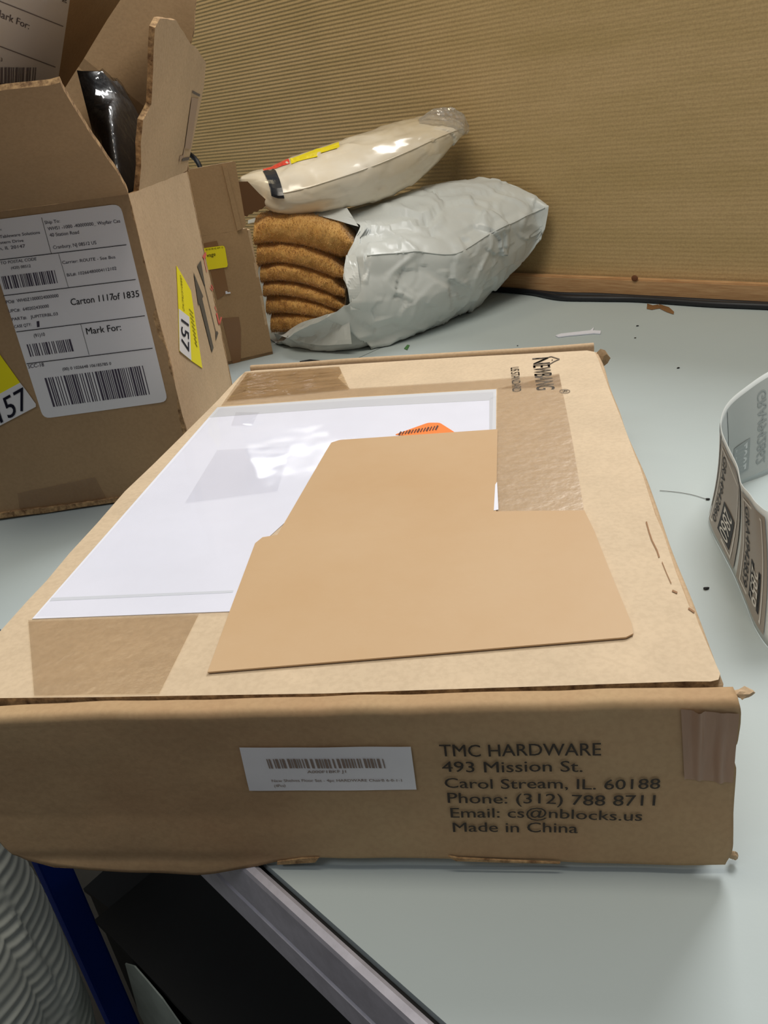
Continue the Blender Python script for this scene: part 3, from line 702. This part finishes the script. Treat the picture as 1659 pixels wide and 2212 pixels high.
# ================================================================== BAGS
def aty(px, py, y, m_=0.012):
    p = ony(px, py, y); q = onp(px, py, WA + wn * m_, wn)
    if (p - WA).dot(wn) < m_ and q.y > 0: p = q
    if p.z < 0.0012:
        p = onz(px, py, 0.0012) if onz(px, py, 0.0012).y < p.y else p
    return p
def loft(secs, nu, nv):
    """secs: list of loops. returns function(u around, v along)"""
    K = len(secs[0]); S = len(secs)
    def cr(a, b, c, d, t): return 0.5 * ((2 * b) + (c - a) * t + (2 * a - 5 * b + 4 * c - d) * t * t + (3 * b - a - 3 * c + d) * t ** 3)
    def ringp(sec, u, sharp):
        x = u * K; i = int(x) % K; t = x - int(x)
        b, c = sec[i], sec[(i + 1) % K]
        cc_ = cr(sec[i - 1], b, c, sec[(i + 2) % K], t); return cc_.lerp(b.lerp(c, t), sharp)
    def fn(u, v, sharp=0.5):
        u = u % 1.0
        x = min(v, 0.99999) * (S - 1); i = int(x); t = x - i
        P = [ringp(secs[max(0, min(S - 1, i + k))], u, sharp) for k in (-1, 0, 1, 2)]
        if i == 0: P[0] = P[1] * 2 - P[2]
        if i == S - 2: P[3] = P[2] * 2 - P[1]
        return cr(P[0], P[1], P[2], P[3], t).lerp(P[1].lerp(P[2], t), 0.25)
    return fn
def nvec(q): return V((noise.noise(q), noise.noise(q + V((17.3, 5.1, 9.7))), noise.noise(q + V((31.9, 44.2, 3.3)))))
def crumple(p, sc_, amp, seed):
    q = p * sc_ + V((seed, seed * 2, 0)); q = q + nvec(q * 0.7) * 0.5
    d, pt = noise.voronoi(q, distance_metric='DISTANCE')
    e = nvec(pt[0] * 7.31 + V((seed + 0.37, 0.21, 0.43))) * 1.0
    return amp * ((q - pt[0]).dot(e) * 2.2 + 0.3 * (d[1] - d[0]))
def bag(name, secs, nu, nv, mt, parent, amp, scl, seed, sharp=0.5, open_ends=False, th=0.0, v0=0.0):
    fn = loft(secs, nu, nv); cen = [sum(s, V((0, 0, 0))) / len(s) for s in secs]
    def g(u, v):
        p = fn(u, v, sharp); x = min(v, 0.9999) * (len(secs) - 1); i = int(x); c = cen[i].lerp(cen[i + 1], x - i)
        o = (p - c); l = o.length; k = min(1, l / 0.03)
        p = p + o.normalized() * (crumple(p, scl, amp, seed) + crumple(p, scl * 2.3, amp * 0.35, seed + 3) + amp * 0.4 * max(0, 1 - abs(noise.noise(V((p.x * 0.6, p.y, p.z)) * scl * 1.3 + V((seed, 9, 0)))) * 8)) * k
        p.z = max(p.z, 0.0012)
        dd = (p - WA).dot(wn)
        if dd < 0.006: p = p + wn * (0.006 - dd)
        return p
    return grid(name, g, nu, nv, mt, parent, closed_u=True, caps=not open_ends, th=th, smooth=True), g
M_POLY = mat('grey_poly', (214, 219, 217), 0.36, var=0.06, vscale=6, bump=0.12, bscale=70, spec=0.5)
zy = lambda px, py: onz(px, py, 0.0012).y
pm = thing('poly_mailer', 'grey-white plastic mailer bag with its end open around a tan blanket', 'bag', (0.05, 1.12, 0))
secs = []
RAW = [
 [(650, 464, 1.20), (725, 462, 1.16), (772, 492, 1.10), (748, 556, 1.045), (745, 600, 1.02), (757, 650, 1.00), (700, 692, 1.01), (640, 716, 1.04), (596, 742, 0), (560, 700, 1.24), (560, 520, 1.26)],
 [(700, 458, 1.20), (760, 466, 1.15), (800, 505, 1.08), (790, 552, 1.02), (785, 600, 1.01), (790, 650, 1.00), (775, 695, 1.01), (740, 730, 1.02), (690, 757, 0), (650, 700, 1.25), (650, 510, 1.27)],
 [(770, 448, 1.21), (800, 455, 1.16), (830, 500, 1.09), (835, 549, 1.03), (830, 600, 1.02), (835, 650, 1.01), (825, 690, 1.01), (805, 725, 1.02), (780, 753, 0), (740, 690, 1.25), (740, 500, 1.28)],
 [(840, 428, 1.22), (860, 440, 1.17), (885, 490, 1.10), (900, 545, 1.05), (900, 590, 1.04), (905, 640, 1.03), (895, 675, 1.03), (880, 705, 1.035), (855, 738, 0), (820, 670, 1.26), (820, 480, 1.29)],
 [(915, 403, 1.23), (935, 420, 1.19), (960, 480, 1.12), (985, 548, 1.07), (985, 585, 1.065), (985, 620, 1.065), (975, 650, 1.065), (960, 680, 1.07), (940, 705, 0), (890, 640, 1.28), (890, 450, 1.30)],
 [(985, 391, 1.25), (1005, 405, 1.21), (1035, 450, 1.16), (1060, 504, 1.12), (1060, 545, 1.115), (1060, 580, 1.115), (1055, 605, 1.12), (1045, 630, 1.13), (1022, 665, 0), (990, 620, 1.29), (980, 430, 1.31)],
 [(1050, 386, 1.26), (1068, 395, 1.23), (1092, 430, 1.19), (1115, 478, 1.16), (1115, 510, 1.16), (1115, 540, 1.16), (1112, 560, 1.165), (1104, 582, 1.17), (1085, 612, 1.18), (1070, 560, 1.30), (1055, 420, 1.31)],
 [(1112, 402, 1.25), (1125, 410, 1.22), (1140, 430, 1.20), (1155, 459, 1.19), (1157, 480, 1.19), (1158, 500, 1.19), (1156, 515, 1.19), (1148, 535, 1.19), (1138, 555, 1.19), (1130, 530, 1.24), (1115, 430, 1.26)],
 [(1176, 439, 1.20), (1180, 441, 1.195), (1182, 443, 1.19), (1185, 445, 1.185), (1183, 462, 1.185), (1180, 478, 1.185), (1177, 492, 1.185), (1172, 505, 1.19), (1168, 520, 1.19), (1168, 500, 1.20), (1174, 450, 1.205)]]
for r_ in RAW: secs.append([onz(x, y, 0.0012) if d == 0 else aty(x, y, d) for x, y, d in r_])
bg, bgf = bag('bag_film', secs, 132, 140, M_POLY, pm, 0.0068, 15, 3, 0.6, open_ends=True)
# crisp seam along the bag
smp = [bgf(3 / 11, i / 60) for i in range(8, 59)]
tube('seam', [p + (CP - p).normalized() * 0.0008 for p in smp], 0.0007, M_POLY, pm, 5)
# loose lip of the bag under the blanket and at the opening
def lip(name, outer, inner, nu, parent, mt, amp=0.002, nv=8):
    A_ = spline(outer, 8); B_ = spline(inner, 8)
    def smp_(S, u): x = u * (len(S) - 1); i = min(int(x), len(S) - 2); return S[i].lerp(S[i + 1], x - i)
    def fn(u, v):
        p = smp_(A_, u).lerp(smp_(B_, u), v)
        return p + V((0, -1, 0.5)) * crumple(p, 60, amp, 5) + V((0, 0, 0.0015))
    return grid(name, fn, nu, nv, mt, parent, smooth=False)
lip('bag_lip', [aty(592, 722, 1.10), aty(630, 735, 1.06), aty(690, 748, 1.03), aty(760, 745, 1.0)], [aty(600, 738, 1.13), aty(640, 705, 1.07), aty(700, 684, 1.03), aty(752, 668, 1.01)], 30, pm, M_POLY)
lip('bag_lip', [aty(536, 478, 1.16), aty(580, 466, 1.15), aty(650, 458, 1.15), aty(750, 452, 1.13)], [aty(536, 486, 1.14), aty(590, 474, 1.13), aty(660, 463, 1.13), aty(775, 492, 1.10)], 30, pm, M_POLY, 0.001)
lip('bag_lip', [aty(748, 554, 1.035), aty(744, 590, 1.015), aty(752, 630, 1.0), aty(758, 672, 0.998)], [aty(770, 553, 1.03), aty(775, 590, 1.01), aty(780, 630, 1.0), aty(780, 672, 1.0)], 20, pm, M_POLY, 0.001)

# ---- blanket
bl = thing('folded_blanket', 'fluffy tan folded blanket showing from the open end of the grey-white mailer', 'blanket', (-0.06, 1.14, 0.01))
M_BLAN = mat('tan_fleece', (232, 186, 112), 0.95, rgb2=(208, 156, 84), vscale=60, bump=1.0, bscale=330, sheen=0.6, spec=0.1)
layers = [([(548, 505), (590, 498), (650, 500), (710, 515), (765, 535)], [26, 29, 33, 34, 30]),
          ([(555, 553), (600, 548), (650, 556), (700, 572), (745, 592)], [24, 23, 23, 23, 22]),
          ([(562, 594), (600, 590), (650, 596), (700, 612), (745, 634)], [19, 20, 20, 21, 20]),
          ([(568, 628), (605, 625), (655, 632), (700, 646), (745, 664)], [15, 16, 17, 17, 17]),
          ([(575, 662), (610, 660), (655, 666), (700, 676), (740, 686)], [19, 20, 19, 18, 14]),
          ([(585, 700), (615, 698), (650, 696), (690, 692), (715, 690)], [20, 20, 17, 12, 8])]
fold_fns = []
for li, (path, hh) in enumerate(layers):
    PP = []
    for (x, y), h_ in zip(path, hh):
        yy = 1.115 + 0.0 * li - 0.00012 * max(0, x - 600)
        PP.append((ony(x, y, yy), ony(x, y + h_, yy), ony(x, y - h_, yy)))
    cs = spline([a for a, b, c in PP], 6); bs = spline([b for a, b, c in PP], 6); ts = spline([c for a, b, c in PP], 6)
    def fold(u, v, cs=cs, bs=bs, ts=ts, li=li):
        x = min(v, 0.99999) * (len(cs) - 1); i = int(x); t = x - i
        c = cs[i].lerp(cs[i + 1], t); hb = (ts[i].lerp(ts[i + 1], t) - bs[i].lerp(bs[i + 1], t)) / 2
        a = u * 2 * math.pi; sy = math.sin(a); cx = math.cos(a)
        yb = math.copysign(abs(cx) ** 0.7, cx); k = min(1, (1 - v) * 6 + 0.15)
        p = c + hb * 1.2 * math.copysign(abs(sy) ** 0.8, sy) * (0.4 + 0.6 * k) + V((0.05, 1, 0)) * (0.05 + 0.055 * (-yb)) * 1.0
        p = p + V((0, -1, 0.3)) * (0.0022 * noise.noise(p * 90) + 0.0012 * noise.noise(p * 260) + 0.004 * noise.noise(p * 25))
        p.z = max(p.z, 0.002); return p
    fold_fns.append(fold)
    o = grid('fold', fold, 48, 90, M_BLAN, bl, closed_u=True, caps=True)
# pile: short fibres on the visible side of the folds
rnd = random.Random(5); vs = []; fs = []
for fold in fold_fns:
    for _ in range(4200):
        u = ((rnd.random() - 0.5) * 0.62) % 1.0; v = rnd.random()
        p = fold(u, v); c = fold(0.0, v) + V((0, 0.025, 0)); nn = (p - c).normalized()
        d = (nn + V((rnd.uniform(-.5, .5), rnd.uniform(-.5, .5), rnd.uniform(-.5, .3)))).normalized() * rnd.uniform(0.002, 0.004)
        s = V((rnd.uniform(-1, 1), 0, rnd.uniform(-1, 1))).normalized() * 0.00035
        b = len(vs); vs += [p - s, p + s, p + d]; fs.append((b, b + 1, b + 2))
pl_ = link('pile', mesh('pile', vs, fs), M_BLAN, bl); pl_['kind'] = 'stuff'

# ---- upper mailer
um = thing('clear_mailer', 'glossy white plastic mailer with black, red and yellow print, on top of the other mailer', 'bag', (0.0, 1.2, 0.17))
M_POLY2 = mat('white_film', (232, 224, 208), 0.22, rgb2=(222, 206, 176), vscale=5, bump=0.15, bscale=50, coat=0.6)
RAW2 = [
 [(521, 381, 1.17), (520, 383, 1.165), (519, 386, 1.16), (518, 389, 1.16), (520, 392, 1.16), (523, 393, 1.165), (526, 392, 1.175), (526, 384, 1.175)],
 [(545, 371, 1.20), (550, 374, 1.16), (556, 386, 1.14), (560, 402, 1.13), (558, 416, 1.13), (550, 426, 1.135), (545, 415, 1.18), (543, 385, 1.20)],
 [(585, 362, 1.21), (588, 366, 1.17), (594, 385, 1.13), (600, 418, 1.11), (600, 440, 1.11), (592, 459, 1.12), (580, 440, 1.20), (580, 385, 1.22)],
 [(640, 338, 1.22), (645, 344, 1.17), (650, 372, 1.13), (655, 408, 1.11), (655, 440, 1.11), (650, 464, 1.13), (640, 440, 1.22), (638, 370, 1.25)],
 [(720, 311, 1.24), (722, 318, 1.19), (726, 350, 1.15), (730, 385, 1.12), (730, 425, 1.12), (728, 452, 1.14), (720, 425, 1.25), (718, 345, 1.28)],
 [(800, 284, 1.27), (802, 292, 1.21), (806, 322, 1.17), (810, 357, 1.15), (810, 398, 1.15), (808, 434, 1.17), (800, 400, 1.28), (798, 320, 1.31)],
 [(870, 261, 1.29), (873, 270, 1.24), (878, 297, 1.20), (882, 327, 1.18), (882, 370, 1.18), (880, 403, 1.20), (872, 370, 1.30), (870, 300, 1.33)],
 [(930, 250, 1.30), (935, 256, 1.26), (940, 276, 1.22), (945, 298, 1.20), (945, 328, 1.20), (942, 355, 1.22), (935, 330, 1.30), (932, 275, 1.32)],
 [(978, 254, 1.30), (981, 258, 1.27), (986, 268, 1.24), (990, 280, 1.23), (990, 295, 1.23), (986, 306, 1.24), (980, 295, 1.28), (978, 265, 1.30)],
 [(1000, 268, 1.29), (1002, 270, 1.27), (1005, 275, 1.26), (1008, 280, 1.25), (1007, 285, 1.25), (1004, 289, 1.26), (1001, 284, 1.27), (1000, 272, 1.28)]]
secs2 = [[aty(x, y, d) for x, y, d in r_] for r_ in RAW2]
ub, ubf = bag('bag_film', secs2, 72, 100, M_POLY2, um, 0.0032, 16, 11, 0.3)
tube('seam', [ubf(3 / 8, i / 60) + (CP - ubf(3 / 8, i / 60)).normalized() * 0.0006 for i in range(14, 57)], 0.0007, M_POLY2, um, 5)
def ondec(name, ulo, uhi, vlo, vhi, mt, skew=0.0, off=0.0028, label=None):
    def fn(u, v):
        p = ubf(ulo + (uhi - ulo) * u, vlo + (vhi - vlo) * v + skew * u); return p + (CP - p).normalized() * off
    return grid(name, fn, 10, 14, mt, um, smooth=False, label=label)
ondec('printed_patch', 0.10, 0.43, 0.165, 0.232, mat('black_print', (34, 36, 42), 0.25), 0.02, label='black patch')
ondec('printed_patch', -0.06, 0.12, 0.175, 0.30, mat('red_print', (222, 66, 48), 0.3), 0.0, label='red patch')
ondec('printed_patch', 0.06, 0.14, 0.305, 0.46, mat('yellow_print', (226, 206, 20), 0.3), 0.0, label='yellow stripe')
# clear end of the film
def clr(u, v):
    a = u * 2 * math.pi
    cpt = [aty(905, 275, 1.25), aty(940, 262, 1.24), aty(975, 262, 1.24), aty(1000, 268, 1.24), aty(1014, 276, 1.25)]
    x = v * 3.999; i = int(x); c = cpt[i].lerp(cpt[i + 1], x - i); r = [0.010, 0.017, 0.017, 0.014, 0.004]; rr_ = r[i] + (r[i + 1] - r[i]) * (x - i)
    p = c + V((0, 1, 0)) * rr_ * math.cos(a) + UP * rr_ * math.sin(a)
    return p + V((0, -1, 0.6)) * crumple(p, 70, 0.004, 2)
grid('clear_film_end', clr, 28, 26, clear('clear_film', (0.93, 0.92, 0.9), 0.08, 0.10, 50, 0.8, film=0.14, fr=0.55), um, closed_u=True, smooth=False)

# ================================================================== CABLE
cbl = thing('power_cable', 'black double cable running along the foot of the wooden strip', 'cable', tuple(onz(1300, 640)))
M_CAB = mat('black_rubber', (24, 26, 32), 0.45)
cp = [(1052, 622), (1100, 626), (1150, 632), (1210, 643), (1290, 645), (1370, 646), (1450, 651), (1540, 657), (1659, 662), (1780, 669), (2100, 690), (2500, 716)]
for dy, rz in ((0, 0.0042), (-7, 0.0036)):
    P = [onz(x, y + dy, rz) for x, y in cp]
    P = [p + wn * max(0, 0.017 + rz - (p - WA).dot(wn)) for p in P]
    tube('cable', spline(P, 8), rz, M_CAB, cbl, 10)
# thin cable at the far left by the wall
cq = [ony(436, 372, 1.5), ony(428, 350, 1.5), ony(415, 335, 1.5), ony(402, 328, 1.5), ony(385, 330, 1.5)]
hc = tube('hanging_cable', spline([p + (CP - p) * 0.0 for p in [ony(470, 560, 1.22), ony(452, 440, 1.35), ony(440, 385, 1.45), ony(428, 352, 1.47), ony(412, 335, 1.47), ony(395, 330, 1.45), ony(360, 400, 1.40), ony(350, 560, 1.25)]], 6), 0.004, M_CAB)
tag(hc, 'dark cable loop against the brown wall behind the cartons', 'cable')

# ================================================================== LABEL STRIP
M_LIN = mat('liner_paper', (218, 224, 224), 0.35, coat=0.3)
M_LGR = mat('grey_label', (164, 154, 144), 0.45)
M_LFR = mat('label_frame', (226, 222, 216), 0.5)
ls = thing('label_strip', 'curled white strip of grey printed labels standing on edge at the right of the table', 'label strip', tuple(onz(1600, 1150)))
RH = 0.066
# (bottom point, top point) pairs along the strip from the back right round the bend to the front
g_b = [onz(1960, 975), onz(1850, 972), onz(1760, 985), onz(1700, 1005), onz(1655, 1026), onz(1605, 1046), onz(1572, 1062), onz(1545, 1090), onz(1531, 1122), onz(1538, 1152), onz(1560, 1195), onz(1586, 1246), onz(1612, 1310), onz(1632, 1360), onz(1665, 1405), onz(1720, 1440), onz(1800, 1450), onz(1920, 1420), onz(2060, 1340)]
g_t = [onz(2010, 745, RH), onz(1890, 745, RH), onz(1790, 760, RH), onz(1720, 780, RH), onz(1659, 805, RH), onz(1610, 838, RH), onz(1575, 868, RH), onz(1559, 898, RH), onz(1558, 930, RH), onz(1572, 966, RH), onz(1592, 1008, RH), onz(1600, 1045, RH), onz(1618, 1068, RH), onz(1637, 1092, RH), onz(1668, 1108, RH), onz(1730, 1090, RH), onz(1810, 1060, RH), onz(1940, 1030, RH), onz(2090, 985, RH)]
gb, gt = spline(g_b, 8), spline(g_t, 8); NS = len(gb) - 1
def rib(s, t, off=0.0):
    x = max(0, min(0.99999, s)) * NS; i = int(x); k = x - i
    a = gb[i].lerp(gb[i + 1], k); b = gt[i].lerp(gt[i + 1], k)
    d = (gb[i + 1] - gb[i]).normalized(); n = d.cross(b - a).normalized()
    bow = math.sin(t * math.pi) * 0.002
    return a.lerp(b, t) - n * (bow) + n * off + UP * 0.0006
grid('liner', lambda u, v: rib(u, v), 190, 12, M_LIN, ls, th=0.00025)
def label_on(s0, s1, off, mt, name, t0=0.05, t1=0.95, parent=None):
    return grid(name, lambda u, v: rib(s0 + (s1 - s0) * u, t0 + (t1 - t0) * v, off), 14, 10, mt, parent or ls)
def stext(ik, s, sa_, sb_, ta, tb, off):
    """text running from top (ta) down to tb, baseline at sa_, cap tops at sb_"""
    vs, fs = glyphs(s); ik.add([rib(sa_ + (sb_ - sa_) * y, ta + (tb - ta) * x, off) for x, y in vs], fs)
sgn = 1
def on_outer(o): return o * OUT
# find which side of the strip faces the camera at the front part
_s = 10.7 / (len(g_b) - 1); pt = rib(_s, 0.5); OUT = 1 if (rib(_s, 0.5, 0.01) - CP).length < (pt - CP).length else -1
def S_(i): return (i + 2) / (len(g_b) - 1)
def print_label(sa_, sb_, code, num):
    L_ = label_on(sa_, sb_, OUT * 0.0006, M_LGR, 'label')
    w_ = sb_ - sa_
    fr = Ink(None, lambda p: p); o1 = OUT * 0.0009
    def rect(ik, a, b, c, d, off):
        n_ = 8
        for j in range(n_):
            for (aa, bb) in ((a, b),):
                c0 = c + (d - c) * j / n_; c1 = c + (d - c) * (j + 1) / n_
                ik.add([rib(sa_ + w_ * aa, c0, off), rib(sa_ + w_ * bb, c0, off), rib(sa_ + w_ * bb, c1, off), rib(sa_ + w_ * aa, c1, off)], [(0, 1, 2, 3)])
    for (a, b, c, d) in ((0.10, 0.13, 0.1, 0.9), (0.87, 0.90, 0.1, 0.9), (0.10, 0.90, 0.09, 0.11), (0.10, 0.90, 0.89, 0.91)): rect(fr, a, b, c, d, o1)
    fr.build('label_frame', M_LFR, L_)
    ik_ = Ink(None, lambda p: p); rect(ik_, 0.42, 0.82, 0.14, 0.46, o1)
    stext(ik_, code, sa_ + w_ * 0.18, sa_ + w_ * 0.33, 0.86, 0.14, o1)
    ik_.build('label_print', M_INK, L_)
    wk = Ink(None, lambda p: p); stext(wk, num, sa_ + w_ * 0.48, sa_ + w_ * 0.76, 0.44, 0.16, OUT * 0.0012); wk.build('label_number', M_LFR, L_)
print_label(S_(6.25), S_(8.9), "GRA4942860", "2860")
print_label(S_(9.15), S_(11.6), "GRA4942859", "2859")
label_on(S_(5.2), S_(6.1), OUT * 0.0006, M_LGR, 'label')
# show-through on the inner side of the back part
M_GH = mat('show_through', (196, 202, 200), 0.45); M_GH2 = mat('show_through_dark', (168, 176, 176), 0.5)
gl_ = label_on(S_(0.4), S_(1.6), -OUT * 0.0006, M_GH, 'label')
gl_ = label_on(S_(1.8), S_(4.3), -OUT * 0.0006, M_GH, 'label')
gk = Ink(None, lambda p: p)
sa_, sb_ = S_(1.8), S_(4.3); w_ = sb_ - sa_
vs_, fs_ = glyphs("GRA4942862"); gk.add([rib(sa_ + w_ * (0.14 + 0.15 * y), 0.86 - 0.72 * x, -OUT * 0.0009) for x, y in vs_], fs_)
for j in range(8):
    c0, c1 = 0.14 + 0.04 * j, 0.18 + 0.04 * j
    gk.add([rib(sa_ + w_ * 0.42, c0, -OUT * .0009), rib(sa_ + w_ * 0.82, c0, -OUT * .0009), rib(sa_ + w_ * 0.82, c1, -OUT * .0009), rib(sa_ + w_ * 0.42, c1, -OUT * .0009)], [(0, 1, 2, 3)])
gk.build('label_print', M_GH2, gl_)
gw = Ink(None, lambda p: p); vs_, fs_ = glyphs("2862"); gw.add([rib(sa_ + w_ * (0.48 + 0.28 * y), 0.44 - 0.28 * x, -OUT * 0.0012) for x, y in vs_], fs_); gw.build('label_number', M_LIN, gl_)

# ================================================================== SMALL DEBRIS
def bit(name, pts, th, mt, label, cat, z=0.0004, grp=None):
    o = slab(name, [onz(x, y) + UP * (z + th) for x, y in pts], UP, th, mt); tag(o, label, cat, grp); return o
bit('paper_sliver', [(1200, 727), (1212, 723), (1275, 716), (1283, 709), (1281, 716), (1298, 717), (1297, 723), (1284, 722), (1230, 727), (1206, 730)], 0.0012, M_WHITE, 'thin curled white paper sliver on the table behind the flat box', 'paper scrap')
bit('tape_scrap', [(1398, 657), (1410, 661), (1422, 659), (1426, 667), (1418, 668), (1408, 670), (1397, 668)], 0.0006, M_BTAPE, 'left half of a brown tape scrap in front of the cable', 'tape scrap')
bit('tape_scrap', [(1423, 658), (1445, 665), (1456, 675), (1455, 680), (1440, 675), (1426, 668)], 0.0006, M_BTAPE, 'right half of a brown tape scrap in front of the cable', 'tape scrap')
bit('green_scrap', [(873, 754), (880, 746), (885, 747), (880, 757)], 0.0006, mat('green_scrap', (70, 120, 60), 0.5), 'tiny green scrap beside the table joint', 'scrap')
bit('dark_scrap', [(648, 784), (670, 780), (690, 782), (700, 786), (660, 790)], 0.002, M_DARKG, 'dark scrap just behind the rear edge of the flat box', 'scrap')
for x, y, q, lb_ in ((1465, 796, 4, 'dark crumb on the table right of the rear corner of the flat box'), (1303, 778, 3, 'dark crumb beside the torn rear corner of the flat box'), (1525, 1273, 4, 'dark crumb between the flat box and the label strip'), (1377, 705, 4, 'dark crumb below the brown tape scraps'),
                    (1372, 731, 3, 'faint crumb right of the white paper sliver'), (1118, 748, 2.5, 'dark crumb left of the white paper sliver'), (1529, 1080, 3.5, 'dark crumb at the foot of the label strip')):
    o = scrap('crumb', onz(x, y) + UP * 0.0008, 0.0011 * q / 4, M_DARKG, None, sq=(1.6, 1, 0.6), seed=x); tag(o, lb_, 'crumb', 'dark crumbs on the table')
th = tube('thread', spline([onz(x, y) + UP * 0.0005 for x, y in [(1425, 1061), (1460, 1064), (1495, 1070), (1528, 1080)]], 6), 0.00022, mat('thread_grey', (130, 132, 128), 0.7)); tag(th, 'fine grey thread on the table leading to the label strip', 'thread')

# ================================================================== BELOW THE TABLE
# ribbed plastic sack
M_SACK = mat('grey_plastic_sack', (226, 232, 226), 0.3, var=0.12, vscale=8, bump=0.2, bscale=40)
sk = thing('ribbed_sack', 'grey ruched plastic sack standing on the floor left of the blue leg', 'sack', (-0.515, 0.52, -1.0))
cx, cy = -0.508, 0.520
def sack(u, v):
    a = u * 2 * math.pi; z = -0.998 + 0.91 * v
    prof = 0.118 * (0.86 + 0.22 * math.sin(min(1, max(0, (z + 0.748) / 0.66) * 1.15) * math.pi) ** 0.7 if z > -0.74 else 0) - 0.05 * max(0, v - 0.8) / 0.2
    lobe = 0.012 * (1 - abs(math.sin(a * 3.5 + 0.7)) ** 0.5)
    row = int(((a + math.pi) % (2 * math.pi)) / (math.pi / 4))
    fr = 0.013 + 0.006 * noise.noise(V((row * 3.1, v * 3, 0)))
    w_ = math.sin((z + 0.012 * math.sin(a * 2) + 0.004 * noise.noise(V((a * 3, z * 20, 0)))) * 2 * math.pi / 0.0135 + row * 2.1) * 0.0016 * (0.6 + noise.noise(V((a * 2.3, z * 24, 3))))
    r = prof - lobe + w_ + 0.005 * noise.noise(V((a * 2, z * 9, 2)))
    return V((cx + r * math.cos(a), cy + r * math.sin(a), z))
grid('sack_film', sack, 160, 560, M_SACK, sk, closed_u=True, caps=True)
# black totes
M_TOTE = mat('black_plastic', (26, 26, 27), 0.55, var=0.2, vscale=10)
def tote(c0, c1, TZ, LN, DP, lbl):
    tc0 = onz(*c0, TZ); tc1 = onz(*c1, TZ)
    td = V((tc1.x - tc0.x, tc1.y - tc0.y, 0)).normalized(); tn = V((td.y, -td.x, 0))
    tt = thing('black_tote', lbl, 'tote', tuple(tc0 + td * LN / 2 + tn * DP / 2 + V((0, 0, -1.0 - TZ))))
    def tb(name, a, b, c, d, z0, z1):
        P = [tc0 + td * a + tn * c, tc0 + td * b + tn * c, tc0 + td * b + tn * d, tc0 + td * a + tn * d]
        slab(name, [V((p.x, p.y, z1)) for p in P], UP, z1 - z0, M_TOTE, tt)
    tb('base', 0, LN, 0, DP, -0.998, -0.99)
    tb('wall', 0, LN, 0, 0.006, -0.99, TZ - 0.008); tb('wall', 0, LN, DP - 0.006, DP, -0.99, TZ - 0.008)
    tb('wall', 0, 0.006, 0.006, DP - 0.006, -0.99, TZ - 0.008); tb('wall', LN - 0.006, LN, 0.006, DP - 0.006, -0.99, TZ - 0.008)
    tb('lid', -0.004, LN + 0.004, -0.004, DP + 0.004, TZ - 0.007, TZ)
tote((215, 1985), (335, 1885), -0.5, 0.5, 0.36, 'black plastic tote on the floor below the table edge, the nearer and higher one')
tote((188, 1918), (240, 1871), -0.72, 0.62, 0.075, 'low black plastic tote on the floor behind the higher one')
# pale film hanging on the near side of the higher tote
k0 = onz(215, 1985, -0.5); k1 = onz(335, 1885, -0.5); kd = V((k1.x - k0.x, k1.y - k0.y, 0)).normalized()
wp = [onp(x, y, k0 - kd * 0.009, kd) for x, y in [(270, 2082), (290, 2088), (318, 2120), (350, 2158), (392, 2218), (440, 2290), (350, 2290), (300, 2190)]]
o = slab('plastic_sheet', wp, -kd, 0.0015, mat('pale_film', (176, 186, 178), 0.4, var=0.3, vscale=20)); tag(o, 'pale plastic sheet hanging on the side of the higher black tote', 'sheet')

for o in bpy.data.objects:
    if '_loc' in o: del o['_loc']
